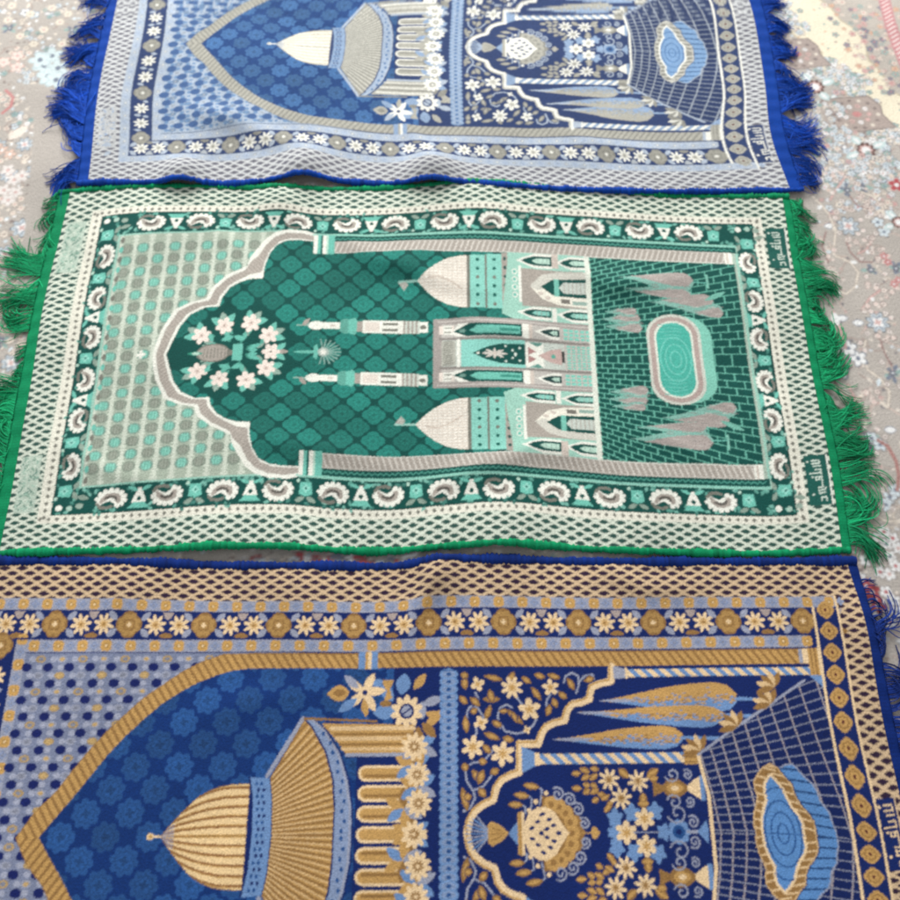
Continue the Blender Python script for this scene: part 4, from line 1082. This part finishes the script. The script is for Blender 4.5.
def tps(src, dst, lam=2.0):
    """smooth lie of a rug on the floor: woven millimetres -> metres on the ground"""
    s = np.array(src, float); d = np.array(dst, float)
    def K(a, b):
        r2 = ((a[:, None, :] - b[None, :, :]) ** 2).sum(-1) / 1e4
        return r2 * np.log(r2 + 1e-9)
    n = len(s); A = np.zeros((n + 3, n + 3)); A[:n, :n] = K(s, s) + lam * np.eye(n)
    A[:n, n] = 1; A[:n, n + 1:] = s / 1000; A[n, :n] = 1; A[n + 1:, :n] = (s / 1000).T
    w = np.linalg.solve(A, np.vstack([d, np.zeros((3, 2))]))
    def f(u, v):
        p = np.stack([np.ravel(u), np.ravel(v)], -1).astype(float); out = np.empty((len(p), 2))
        for i in range(0, len(p), 60000):
            q = p[i:i + 60000]; out[i:i + 60000] = K(q, s) @ w[:n] + w[n] + q / 1000 @ w[n + 1:]
        return out[:, 0].reshape(np.shape(u)), out[:, 1].reshape(np.shape(u))
    return f


def link(name, me, mat, parent=None):
    o = bpy.data.objects.new(name, me); C.objects.link(o); me.materials.append(mat)
    if parent is not None:
        o.parent = parent
    return o


def mesh(name, V, F, col=None, smooth=True):
    V = np.asarray(V, np.float32); F = np.asarray(F, np.int32)
    me = bpy.data.meshes.new(name); k = F.shape[1]
    me.vertices.add(len(V)); me.vertices.foreach_set('co', V.ravel())
    me.loops.add(F.size); me.loops.foreach_set('vertex_index', F.ravel())
    me.polygons.add(len(F)); me.polygons.foreach_set('loop_start', np.arange(0, F.size, k, dtype=np.int32))
    me.polygons.foreach_set('use_smooth', np.full(len(F), smooth))
    me.update(calc_edges=True)
    if col is not None:
        at = me.color_attributes.new('yarn', 'FLOAT_COLOR', 'POINT')
        c = np.ones((len(V), 4), np.float32); c[:, :3] = col; at.data.foreach_set('color', c.ravel())
    me.validate()
    return me


def sheet(name, us, vs, fxyz, fcol, skirt=.004):
    """fine grid with a turned-down rim, so that the cloth has its thickness"""
    U, V = np.meshgrid(us, vs); X, Y, Z = fxyz(U, V)
    n, m = len(us), len(vs)
    P = np.stack([X, Y, Z], -1).reshape(-1, 3); col = fcol(U, V).reshape(-1, 3)
    i = np.arange(n * m).reshape(m, n)
    F = np.stack([i[:-1, :-1], i[:-1, 1:], i[1:, 1:], i[1:, :-1]], -1).reshape(-1, 4)
    rim = np.concatenate([i[0, :-1], i[:-1, -1], i[-1, :0:-1], i[:0:-1, 0]])
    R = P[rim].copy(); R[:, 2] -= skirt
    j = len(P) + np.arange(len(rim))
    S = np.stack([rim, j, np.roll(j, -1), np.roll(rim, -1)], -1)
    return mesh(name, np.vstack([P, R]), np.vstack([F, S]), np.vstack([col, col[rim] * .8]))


def sample(lm, U, V):
    """bilinear read-out of a woven sheet"""
    x = np.clip((U - lm.u0) / lm.res - .5, 0, lm.nu - 1.001); y = np.clip((V - lm.v0) / lm.res - .5, 0, lm.nv - 1.001)
    i, j = x.astype(int), y.astype(int); fx, fy = (x - i)[..., None], (y - j)[..., None]
    a = lm.a
    return (a[j, i] * (1 - fx) + a[j, i + 1] * fx) * (1 - fy) + (a[j + 1, i] * (1 - fx) + a[j + 1, i + 1] * fx) * fy


def blur(lm, k=1):
    a = lm.a
    for _ in range(k):
        for ax in (0, 1):
            a = .5 * a + .25 * (np.roll(a, 1, ax) + np.roll(a, -1, ax))
    lm.a = a
    return lm


def tubes(name, paths, rad, col, sides=4):
    """many yarns as one tuft: (n, k, 3) paths, tapering a little to the tip"""
    n, k, _ = paths.shape
    t = np.gradient(paths, axis=1); t /= np.linalg.norm(t, axis=-1, keepdims=True) + 1e-9
    up = np.array([0, 0, 1.]); a = np.cross(t, up); a /= np.linalg.norm(a, axis=-1, keepdims=True) + 1e-9; b = np.cross(a, t)
    ang = np.arange(sides) * 2 * np.pi / sides
    r = rad[:, None, None, None] * np.linspace(1, .6, k)[None, :, None, None]
    V = paths[:, :, None, :] + r * (a[:, :, None, :] * np.cos(ang)[None, None, :, None] + b[:, :, None, :] * np.sin(ang)[None, None, :, None])
    idx = np.arange(n * k * sides).reshape(n, k, sides); nx = np.roll(idx, -1, 2)
    F = np.stack([idx[:, :-1], nx[:, :-1], nx[:, 1:], idx[:, 1:]], -1).reshape(-1, 4)
    c = np.repeat(col[:, None, :], k * sides, 1).reshape(-1, 3)
    return mesh(name, V.reshape(-1, 3), F, c)


def material(name, rough=.9, sheen=.25, weave=420., bump=.25, var=.16, tint=(1, 1, 1)):
    m = bpy.data.materials.new(name); m.use_nodes = True; nt = m.node_tree; N = nt.nodes; K = nt.links.new
    p = N['Principled BSDF']; p.inputs['Roughness'].default_value = rough
    p.inputs['Sheen Weight'].default_value = sheen; p.inputs['Sheen Roughness'].default_value = .45; p.inputs['Specular IOR Level'].default_value = .18
    at = N.new('ShaderNodeAttribute'); at.attribute_name = 'yarn'
    tc = N.new('ShaderNodeTexCoord')
    nz = N.new('ShaderNodeTexNoise'); nz.inputs['Scale'].default_value = weave; nz.inputs['Detail'].default_value = 3
    K(tc.outputs['Object'], nz.inputs['Vector'])
    big = N.new('ShaderNodeTexNoise'); big.inputs['Scale'].default_value = 9; big.inputs['Detail'].default_value = 4
    K(tc.outputs['Object'], big.inputs['Vector'])
    def ramp(src, lo, hi):
        r = N.new('ShaderNodeMapRange'); r.inputs['From Min'].default_value = .3; r.inputs['From Max'].default_value = .7
        r.inputs['To Min'].default_value = lo; r.inputs['To Max'].default_value = hi; K(src, r.inputs['Value']); return r.outputs[0]
    mul = N.new('ShaderNodeMath'); mul.operation = 'MULTIPLY'
    K(ramp(nz.outputs['Fac'], 1 - var, 1 + var), mul.inputs[0]); K(ramp(big.outputs['Fac'], .89, 1.09), mul.inputs[1])
    mix = N.new('ShaderNodeVectorMath'); mix.operation = 'SCALE'; K(at.outputs['Color'], mix.inputs[0]); K(mul.outputs[0], mix.inputs['Scale'])
    K(mix.outputs[0], p.inputs['Base Color'])
    bp = N.new('ShaderNodeBump'); bp.inputs['Strength'].default_value = bump; bp.inputs['Distance'].default_value = .0012
    K(nz.outputs['Fac'], bp.inputs['Height']); K(bp.outputs[0], p.inputs['Normal'])
    return m


def wave(X, Y, seed):
    r = np.random.default_rng(seed); z = np.zeros_like(X)
    for k in range(9):
        a = r.uniform(0, 6.28); f = r.uniform(9, 30); z += np.sin((X * math.cos(a) + Y * math.sin(a)) * f + r.uniform(0, 6.28)) / f
    return z


def thing(name, label, cat, group=None, loc=(0, 0, 0)):
    o = bpy.data.objects.new(name, None); C.objects.link(o); o.location = loc; o['label'] = label; o['category'] = cat
    if group:
        o['group'] = group
    return o


def steps(segs):
    return np.concatenate([np.arange(a, b, d) for a, b, d in segs] + [[segs[-1][1]]])


# ---- how each rug lies
def pair(nom, tgt):
    return list(nom), list(tgt)


def G_nom(tgt, v):
    return [((x + .588) * 1000, v) for x, y in tgt]


gs, gd_ = [], []
def gadd(nom, tgt):
    gs.extend(nom); gd_.extend(tgt)


for v, z in ((290, [(-0.590, 0.959), (-0.546, 0.959), (-0.469, 0.964), (-0.391, 0.965), (-0.328, 0.962), (-0.261, 0.959), (-0.187, 0.959), (-0.105, 0.960), (-0.016, 0.970), (0.042, 0.974), (0.130, 0.968), (0.234, 0.957), (0.327, 0.947), (0.420, 0.943), (0.516, 0.945)]),
             (-290, [(-0.587, 0.376), (-0.527, 0.376), (-0.461, 0.378), (-0.395, 0.379), (-0.330, 0.382), (-0.237, 0.382), (-0.171, 0.380), (-0.088, 0.375), (-0.013, 0.382), (0.066, 0.387), (0.171, 0.380), (0.250, 0.376), (0.329, 0.375), (0.421, 0.375), (0.520, 0.379)]),
             (-240, [(-0.468, 0.426), (-0.335, 0.434), (-0.242, 0.438), (-0.174, 0.435), (-0.090, 0.429), (-0.013, 0.436), (0.067, 0.442), (0.174, 0.432), (0.334, 0.426), (0.441, 0.421)]),
             (-202, [(-0.474, 0.467), (-0.340, 0.480), (-0.245, 0.486), (-0.177, 0.480), (-0.091, 0.471), (-0.014, 0.481), (0.068, 0.486), (0.177, 0.475), (0.338, 0.464), (0.432, 0.458)]),
             (240, [(-0.524, 0.909), (-0.385, 0.913), (-0.258, 0.919), (-0.205, 0.905), (-0.103, 0.911), (-0.031, 0.917), (0.042, 0.919), (0.128, 0.913), (0.231, 0.907), (0.323, 0.902), (0.445, 0.896)]),
             (202, [(-0.503, 0.872), (-0.382, 0.883), (-0.256, 0.889), (-0.183, 0.876), (-0.102, 0.874), (-0.031, 0.879), (0.041, 0.883), (0.127, 0.877), (0.229, 0.870), (0.319, 0.863), (0.432, 0.855)])):
    gadd(G_nom(z, v), z)
z = [(-0.403, 0.667), (-0.335, 0.669), (-0.216, 0.670), (-0.101, 0.672), (-0.014, 0.667), (0.086, 0.665), (0.201, 0.662), (0.319, 0.662)]; gadd(G_nom(z, 0), z)
gadd([(0, -20), (40, -20), (57, -20), (93, -20), (1016, -12), (1049, -12), (1064, -12), (1102, -12), (0, 160), (0, -180), (1102, 150), (1102, -170), (93, 190), (93, -195)],
     [(-0.591, 0.641), (-0.550, 0.641), (-0.531, 0.641), (-0.500, 0.641), (0.427, 0.646), (0.462, 0.646), (0.476, 0.646), (0.512, 0.646), (-0.591, 0.798), (-0.587, 0.477), (0.513, 0.802), (0.520, 0.506), (-0.503, 0.870), (-0.496, 0.467)])
for v, z in ((54, [(-0.012, 0.722), (0.037, 0.729), (0.092, 0.727), (0.150, 0.719), (0.195, 0.712)]), (23, [(-0.012, 0.694), (0.054, 0.698), (0.117, 0.692), (0.194, 0.682)]), (-50, [(-0.017, 0.614), (0.053, 0.621), (0.096, 0.621), (0.146, 0.615), (0.198, 0.609)])):
    gadd(G_nom(z, v), z)
lieG = tps(gs, gd_)

cs, cd = [], []
def cid(u, v):
    X = u / 1000 - .590
    return (X, v / 1000 + .0265 + (X + .5) * .008)


for v, z in ((323, [(-0.582, 0.356), (-0.510, 0.356), (-0.392, 0.353), (-0.287, 0.348), (-0.196, 0.347), (-0.131, 0.350), (-0.085, 0.345), (-0.059, 0.345), (-0.022, 0.360), (0.000, 0.361), (0.092, 0.357), (0.196, 0.353), (0.327, 0.354), (0.432, 0.356), (0.494, 0.353)]),
             (266, [(-0.552, 0.297), (-0.481, 0.297), (-0.385, 0.295), (-0.282, 0.293), (-0.192, 0.293), (-0.128, 0.292), (-0.077, 0.291), (-0.022, 0.299), (0.013, 0.300), (0.103, 0.299), (0.205, 0.297), (0.321, 0.299), (0.424, 0.299)]),
             (229.5, [(-0.507, 0.258), (-0.393, 0.258), (-0.279, 0.258), (-0.190, 0.259), (-0.127, 0.258), (-0.076, 0.258), (-0.022, 0.261), (0.025, 0.261), (0.114, 0.260), (0.203, 0.261), (0.317, 0.262), (0.431, 0.263)])):
    cs += [((x + .590) * 1000, v) for x, y in z]; cd += z
for u in range(0, 1050, 105):
    for v in (193, 120, 40, -60, -150, -230, -320):
        cs.append((u, v)); cd.append(cid(u, v))
cs += [(1114, 322), (1116, 298), (1117, 224), (1116, 101), (1118, 10), (1053, 266), (1053, 92), (1053, 23), (1087, 272), (1087, 124), (1087, 27)]
cd += [(0.504, 0.353), (0.514, 0.333), (0.527, 0.259), (0.525, 0.136), (0.530, 0.045), (0.465, 0.299), (0.462, 0.126), (0.471, 0.057), (0.496, 0.307), (0.494, 0.158), (0.507, 0.008)]
for v in (-100, -200, -320):
    for u in (1053, 1118):
        cs.append((u, v)); cd.append(cid(u + 6, v))
lieC = tps(cs, cd)

ts, td = [], []
AX = 1.250
def tadd(nom, tgt):
    for (u, v), (x, y) in zip(nom, tgt):
        ts.append((u, v)); td.append((x, y))
        if v < -20:
            ts.append((u, -v)); td.append((x + .004, 2 * AX - y))


tadd([(87, 0), (110, 0), (253, 0), (454, 0), (480, 0), (577, 0), (600, 0), (611, 0), (946, 0), (1013, 0), (1034, 0)], [(-0.439, 1.263), (-0.417, 1.265), (-0.295, 1.261), (-0.115, 1.259), (-0.093, 1.259), (-0.003, 1.256), (0.025, 1.256), (0.027, 1.250), (0.339, 1.238), (0.403, 1.238), (0.427, 1.234)])
tadd([(353, -56), (413, -130), (888, -85), (676, -83), (793, -185), (600, -193)], [(-0.200, 1.216), (-0.148, 1.147), (0.297, 1.175), (0.093, 1.179), (0.205, 1.088), (0.026, 1.082)])
z = [(-0.561, 0.976), (-0.502, 0.978), (-0.454, 0.974), (-0.415, 0.976), (-0.368, 0.974), (-0.324, 0.972), (-0.267, 0.980), (-0.228, 0.986), (-0.172, 0.976), (-0.110, 0.970), (-0.063, 0.976), (-0.028, 0.984), (0.016, 0.976), (0.078, 0.972), (0.172, 0.966), (0.297, 0.959), (0.390, 0.960), (0.453, 0.959), (0.518, 0.959)]
tadd([((x + .564) / 1.082 * 1168 - 54, -323) for x, y in z], z)
U_of = lambda x: (x + .433) / .885 * 1000 + 87
for v, z in ((-266, [(-0.508, 1.021), (-0.397, 1.025), (-0.329, 1.027), (-0.271, 1.039), (-0.232, 1.045), (-0.175, 1.035), (-0.111, 1.023), (-0.048, 1.017), (0.079, 1.015), (0.174, 1.009), (0.300, 1.003), (0.395, 1.002)]), (-230, [(-0.496, 1.055), (-0.401, 1.060), (-0.332, 1.062), (-0.273, 1.070), (-0.233, 1.076), (-0.177, 1.064), (-0.112, 1.051), (-0.048, 1.047), (0.080, 1.044), (0.175, 1.039), (0.302, 1.033), (0.398, 1.029)]),
             (-193.5, [(-0.146, 1.092), (-0.060, 1.088), (0.081, 1.084), (0.177, 1.080), (0.306, 1.074), (0.402, 1.074)])):
    tadd([(U_of(x), v) for x, y in z], z)
for u, z in ((1053, [(0.446, 1.372), (0.456, 1.147), (0.456, 1.009)]), (1087, [(0.472, 1.372), (0.480, 1.147), (0.489, 0.997)]), (1117, [(0.506, 1.372), (0.513, 1.147), (0.518, 1.003)]), (-54, [(-0.572, 1.372), (-0.574, 1.147), (-0.565, 1.023)]), (-9, [(-0.541, 1.372), (-0.533, 1.147), (-0.527, 1.043)]), (6, [(-0.529, 1.372), (-0.520, 1.147)]), (44, [(-0.489, 1.372), (-0.487, 1.147)]), (58, [(-0.473, 1.372), (-0.471, 1.147)])):
    tadd([(u, (y - AX) / .885 * 1000) for x, y in z], z)
lieT = tps(ts, td)

# lifted places: (x, y, half width along the rug, half width across, height)
BUMP = {'T': [(*p, a, b, h) for p, a, b, h in zip([(-0.417, 0.988), (-0.229, 0.999), (-0.028, 0.999), (-0.341, 1.105), (-0.541, 1.147), (0.175, 1.023)], (.03, .035, .04, .06, .03, .06), (.03, .035, .035, .03, .12, .03), (.018, .020, .020, .006, .006, .005))],
        'G': [(*p, a, b, h) for p, a, b, h in zip([(-0.311, 0.391), (-0.218, 0.394), (0.066, 0.403), (-0.027, 0.398), (-0.259, 0.936), (0.042, 0.941), (-0.060, 0.834), (-0.133, 0.763), (0.253, 0.789), (-0.571, 0.729), (-0.560, 0.492), (0.251, 0.391), (0.152, 0.536), (-0.160, 0.419)], (.05, .04, .06, .03, .035, .06, .05, .04, .05, .02, .02, .05, .07, .03), (.05, .045, .05, .04, .04, .05, .03, .035, .03, .10, .07, .035, .03, .04), (.007, .007, .010, .004, .010, .008, .008, -.004, .006, .007, .006, .004, .004, -.003))],
        'C': [(*p, a, b, h) for p, a, b, h in zip([(-0.013, 0.344), (-0.194, 0.324), (-0.416, 0.337), (0.221, 0.337), (0.324, 0.324), (-0.253, 0.259), (0.524, 0.284)], (.025, .05, .05, .05, .05, .1, .02), (.04, .035, .04, .03, .035, .03, .05), (.013, .004, .004, .004, .003, .003, .006))]}


# creases: lines of small folds (points, half width, height)
RIDGE = {'T': [([(-0.432, 1.126), (-0.347, 1.088), (-0.255, 1.043), (-0.191, 1.027)], .020, .009), ([(-0.570, 1.234), (-0.541, 1.126), (-0.539, 1.043)], .014, .005), ([(0.145, 1.088), (0.239, 1.043), (0.334, 1.027)], .018, .005), ([(-0.081, 1.105), (-0.032, 1.013)], .016, .006)],
         'G': [([(-0.574, 0.917), (-0.585, 0.834), (-0.586, 0.729), (-0.578, 0.630)], .012, .006), ([(-0.168, 0.879), (-0.113, 0.830), (-0.030, 0.798), (0.045, 0.777)], .018, .007), ([(0.166, 0.830), (0.238, 0.780), (0.358, 0.795)], .016, .006), ([(-0.540, 0.536), (-0.478, 0.492), (-0.365, 0.459)], .016, .005),
               ([(-0.277, 0.536), (-0.165, 0.518), (-0.068, 0.492)], .018, .006), ([(-0.040, 0.448), (0.041, 0.492), (0.110, 0.518), (0.206, 0.506)], .020, .009), ([(-0.386, 0.917), (-0.326, 0.852), (-0.325, 0.763)], .016, .005), ([(-0.007, 0.746), (0.058, 0.712), (0.160, 0.699)], .016, .006), ([(0.264, 0.552), (0.368, 0.492)], .014, .005), ([(-0.458, 0.763), (-0.429, 0.646), (-0.448, 0.552)], .014, .004)],
         'C': [([(-0.018, 0.361), (-0.028, 0.324), (-0.045, 0.278)], .013, .009), ([(-0.439, 0.361), (-0.428, 0.310), (-0.440, 0.234)], .014, .005), ([(0.183, 0.361), (0.246, 0.324), (0.324, 0.324)], .016, .005), ([(-0.331, 0.160), (-0.235, 0.184), (-0.149, 0.197)], .02, .004), ([(0.309, 0.184), (0.377, 0.137), (0.416, 0.068)], .02, .004)]}


def rest(key, seed, lift):
    bumps = BUMP[key]
    def z(X, Y):
        h = .0052 + lift + .011 * np.abs(wave(X, Y, seed))
        for bx, by, sx, sy, a in bumps:
            h = h + a * np.exp(-((X - bx) / sx) ** 2 - ((Y - by) / sy) ** 2)
        for pts, w, a in RIDGE[key]:
            d2 = np.full(X.shape, 9.); tp = np.zeros(X.shape); m = len(pts) - 1
            for q, ((x0, y0), (x1, y1)) in enumerate(zip(pts[:-1], pts[1:])):
                dx, dy = x1 - x0, y1 - y0; t = np.clip(((X - x0) * dx + (Y - y0) * dy) / (dx * dx + dy * dy), 0, 1)
                e = (X - x0 - t * dx) ** 2 + (Y - y0 - t * dy) ** 2; n = e < d2; d2 = np.where(n, e, d2); tp = np.where(n, (q + t) / m, tp)
            h = h + .8 * a * np.exp(-d2 / w ** 2) * (.25 + .75 * np.sin(np.pi * tp))
        return h
    return z


def lay(lie, z):
    def f(U, V):
        X, Y = lie(U, V); return X, Y, z(X, Y)
    return f


def yarn(base, n, amp=.12):
    return np.clip(np.asarray(base)[None, :] * (1 + RNG.normal(0, amp, (n, 1))), 0, 1)


def rug(key, design, lie, label, u0, u1, vm, us, vs, edge, band, clumps, seed, lift, band_ws, mat, rope=(.0044, .0034, 1.5)):
    root = thing('prayer_rug', label, 'prayer rug', 'prayer rugs laid side by side on the carpet')
    z = rest(key, seed, lift); f = lay(lie, z)
    blur(design, 1 if lift == 0 else 2)
    def fine(U, V):
        X, Y, Z = f(U, V)
        return X, Y, Z + RNG.normal(0, .00010, X.shape)
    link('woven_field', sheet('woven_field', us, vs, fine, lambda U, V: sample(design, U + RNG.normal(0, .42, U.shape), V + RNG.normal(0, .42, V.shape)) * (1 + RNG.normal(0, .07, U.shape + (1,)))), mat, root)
    # overcast long edges
    for s in (1, -1):
        uu = np.arange(u0 - band_ws[0], u1 + band_ws[1] + .1, 3.0); n = len(uu)
        X, Y, Z = f(uu, np.full(n, s * (vm + rope[2])))
        P = np.stack([X, Y, Z - .0012], -1)
        ring = 8; a = np.arange(ring) * 2 * np.pi / ring
        tw = (.86 + .22 * (np.arange(n) % 2)[:, None] + .1 * RNG.random((n, 1))) * (1 + .26 * np.sin(np.arange(n) * .13 + seed) * np.sin(np.arange(n) * .041 + 1) + .1 * np.sin(np.arange(n) * .53))[:, None]; jit = RNG.normal(0, .0005, (n, 1, 3))
        ca = np.stack([np.zeros(ring), np.cos(a) * rope[0], np.sin(a) * rope[1]], -1)
        V = P[:, None, :] + ca[None] * tw[:, :, None] + jit
        i = np.arange(n * ring).reshape(n, ring); nx = np.roll(i, -1, 1)
        F = np.stack([i[:-1], i[1:], nx[1:], nx[:-1]], -1).reshape(-1, 4)
        link('bound_edge', mesh('bound_edge', V.reshape(-1, 3), F, (yarn(edge, n, .16) * (.92 + .14 * (np.arange(n) % 2)[:, None])).repeat(ring, 0)), MAT_EDGE, root)
    # plain woven ends and their fringes
    for side in (0, 1):
        ue = u1 if side else u0; sg = 1 if side else -1; band_w = band_ws[side]
        ub = np.sort(ue + sg * np.array([-4, 1.5, 4, 7, 10, 13, 16, 19, 22]) / 22. * band_w); vb = np.arange(-vm, vm + .1, 2.2)
        rib = lambda U, V: np.asarray(band)[None, None, :] * (.9 + .2 * ((np.floor(V / 2.2) % 2)[..., None])) * (1 + RNG.normal(0, .05, U.shape + (1,)))
        def low(U, V):
            X, Y, Z = f(U, V); q = np.abs(U - ue) / band_w
            return X, Y, Z - .0010 - .0015 * q + .0006 * np.sin(V * .21 + seed)
        bo = link('end_band', sheet('end_band', ub, vb, low, rib, .0025), MAT_EDGE, root)
        paths, cols, rads = [], [], []
        rn = random.Random(seed * 7 + side)
        for (va, vb_, ln, ang, dens) in clumps[side]:
            v = va
            while v < vb_:                                  # one tuft after another, each drawn together and bent its own way
                w = min(rn.uniform(14, 34), vb_ - v + 4)
                n = max(5, int(w * dens * rn.choice((.2, .32, .42)))); vv = np.sort(RNG.uniform(v - 2, v + w + 2, n)); vc = v + w / 2 + rn.uniform(-6, 6)
                X, Y, Z = f(np.full(n, ue + sg * band_w * .93), vv)
                X2, Y2, _ = f(np.full(n, ue + sg * (band_w + 10.)), vv)
                conv = rn.uniform(.3, 1.0); L_ = ln * rn.uniform(.75, 1.2)
                th = np.arctan2(Y2 - Y, X2 - X) + sg * np.radians(ang + rn.uniform(-16, 16)) + sg * np.arctan(conv * (vc - vv) / (L_ * .7)) + RNG.normal(0, .07, n)
                loose = RNG.random(n) < .15
                th = th + loose * RNG.normal(0, .5, n)
                l = L_ * .001 * RNG.uniform(.66, 1.08, n); k = 12; t = np.linspace(0, 1, k)
                cv = math.radians(rn.uniform(-105, 105)) * RNG.uniform(.7, 1.2, n); ph = rn.uniform(0, 6.28) + RNG.normal(0, .5, n)
                tt = th[:, None] + cv[:, None] * t[None] ** 1.5 + .42 * (np.sin(ph[:, None] + t[None] * 4.5) - np.sin(ph[:, None]))
                dx = np.cumsum(np.cos(tt) * (l / (k - 1))[:, None], 1); dy = np.cumsum(np.sin(tt) * (l / (k - 1))[:, None], 1)
                dx = dx - dx[:, :1]; dy = dy - dy[:, :1]
                arch = rn.uniform(.002, .009) * RNG.uniform(.3, 1.1, (n, 1))
                zz = np.maximum(.0014 + arch * np.sin(np.pi * np.clip(t * 1.05, 0, 1))[None] + (Z[:, None] - .0026) * (1 - t[None]) ** 2, .0011)
                paths.append(np.stack([X[:, None] + dx, Y[:, None] + dy, zz], -1))
                cols.append(yarn(np.asarray(edge) * 1.35 + .008, n, .32) * rn.uniform(.8, 1.15)); rads.append(RNG.uniform(.0006, .0011, n))
                v += w + (rn.uniform(2, 9) if rn.random() < .5 else -2)
        link('fringe', tubes('fringe', np.concatenate(paths), np.concatenate(rads), np.concatenate(cols)), MAT_EDGE, bo)
    return root


MAT_RUG = material('woven_wool_rug', .88, .20, 520., .45, .17)
MAT_EDGE = material('dyed_yarn', .85, .04, 700., .4, .22)
MAT_CARPET = material('knotted_carpet_pile', .95, .22, 380., .4, .12)

# carpet below everything
cp = carpet_design(); blur(cp, 1)
xs = steps([(-1350, -1000, 10), (-1000, -520, 1.5), (-520, 470, 5), (470, 1010, 1.5), (1010, 1350, 10)]); ys = steps([(-410, -80, 10), (-80, 300, 2.5), (300, 1460, 1.6), (1460, 1890, 10)])
def flat(U, V):
    return U / 1000, V / 1000, RNG.normal(0, .00018, U.shape) + .0006 * wave(U / 1000, V / 1000, 3)
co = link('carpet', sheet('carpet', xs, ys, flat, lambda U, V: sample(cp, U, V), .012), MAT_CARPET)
co['label'] = 'large pale grey floral carpet with an ivory band lying under the three rugs'; co['category'] = 'carpet'
del cp

GREEN_Y, BLUE_Y, NAVY_Y = L((4, 134, 86)), L((2, 60, 150)), L((5, 40, 112))
rug('G', green_design(), lieG, 'green prayer rug with a white domed mosque and a paved court, the middle rug', -2, 1102, 290,
    steps([(-2, 1102, .98)]), steps([(-290, 290, .98)]), GREEN_Y, GREEN_Y,
    ([(196, 290, 34, -30, 5.), (105, 190, 66, -12, 6.5), (58, 96, 54, -6, 6.), (-30, 30, 16, 0, 2.5), (-120, -30, 66, 26, 5.), (-285, -120, 58, 30, 5.)],
     [(180, 288, 40, -4, 6.), (120, 180, 48, 14, 5.5), (40, 118, 46, -14, 6.), (-40, 36, 58, 0, 6.), (-120, -44, 56, -16, 6.), (-190, -120, 60, -6, 5.5), (-284, -194, 66, 4, 5.5)]), 11, 0., (19, 13), MAT_RUG, (.0052, .0036, 2.5))

rug('C', blue_design(GOLD), lieC, 'navy and gold prayer rug with a golden dome, nearest the viewer', -54, 1120, 325,
    steps([(-54, -10, 5), (-10, 1120, .9)]), steps([(-325, -110, 4), (-110, 325, .9)]), NAVY_Y, NAVY_Y,
    ([(-320, 320, 45, 0, 3.)], [(236, 300, 24, 30, 2.), (200, 236, 60, 40, 3.), (110, 190, 62, -10, 3.), (-60, 110, 56, -14, 4.), (-320, -60, 50, 0, 3.)]), 23, 0., (24, 15), MAT_RUG, (.0062, .0036, 3.5))

rug('T', blue_design(NAVY), lieT, 'blue and silver grey prayer rug with a white dome, farthest from the viewer', -54, 1120, 325,
    steps([(-54, 1120, 1.2)]), steps([(-325, 80, 1.2), (80, 325, 5)]), BLUE_Y, BLUE_Y,
    ([(-322, -140, 68, 14, 9.), (-140, 40, 62, 12, 9.), (60, 90, 56, -20, 5.), (110, 320, 48, 0, 4.)],
     [(-318, -240, 52, -24, 6.), (-236, -160, 62, 4, 5.), (-156, -60, 66, -4, 6.5), (-50, 20, 44, -6, 6.), (20, 320, 44, 0, 6.)]), 31, .003, (20, 22), MAT_RUG, (.0050, .0036, 2.))

# light: a bright window beyond the far rug, and the pale room around
wd = bpy.data.worlds.new('World'); bpy.context.scene.world = wd; wd.use_nodes = True
bg = wd.node_tree.nodes['Background']; bg.inputs[0].default_value = (.98, .985, 1.0, 1); bg.inputs[1].default_value = .47


def lamp(name, loc, aim, sx, sy, power, col):
    ld = bpy.data.lights.new(name, 'AREA'); ld.shape = 'RECTANGLE'; ld.size, ld.size_y = sx, sy; ld.energy = power; ld.color = col
    o = bpy.data.objects.new(name, ld); C.objects.link(o); o.location = loc
    d = np.array(aim, float) - np.array(loc, float)
    o.rotation_euler = (math.acos(-d[2] / np.linalg.norm(d)), 0, math.atan2(d[1], d[0]) - math.pi / 2)
    return o


lamp('window_light', (-.5, 3.6, 1.9), (0, .9, 0), 3.0, 2.0, 185, (1.0, .995, .98))

cam = bpy.data.cameras.new('camera'); co_ = bpy.data.objects.new('camera', cam); C.objects.link(co_)
cam.sensor_width = 36; cam.lens = 38.0; cam.clip_start = .02; cam.clip_end = 50
co_.location = (0, 0, 1.2); co_.rotation_euler = (math.pi / 2 - math.atan(2187 / 950.), 0, 0)
cam.dof.use_dof = True; cam.dof.focus_distance = 1.22; cam.dof.aperture_fstop = 4.0
S = bpy.context.scene; S.camera = co_
S.view_settings.view_transform = 'Standard'; S.view_settings.look = 'None'; S.view_settings.exposure = 0.; S.view_settings.gamma = 1.
S.render.engine = 'CYCLES'; S.cycles.filter_width = 2.1; S.cycles.max_bounces = 4; S.cycles.use_denoising = True
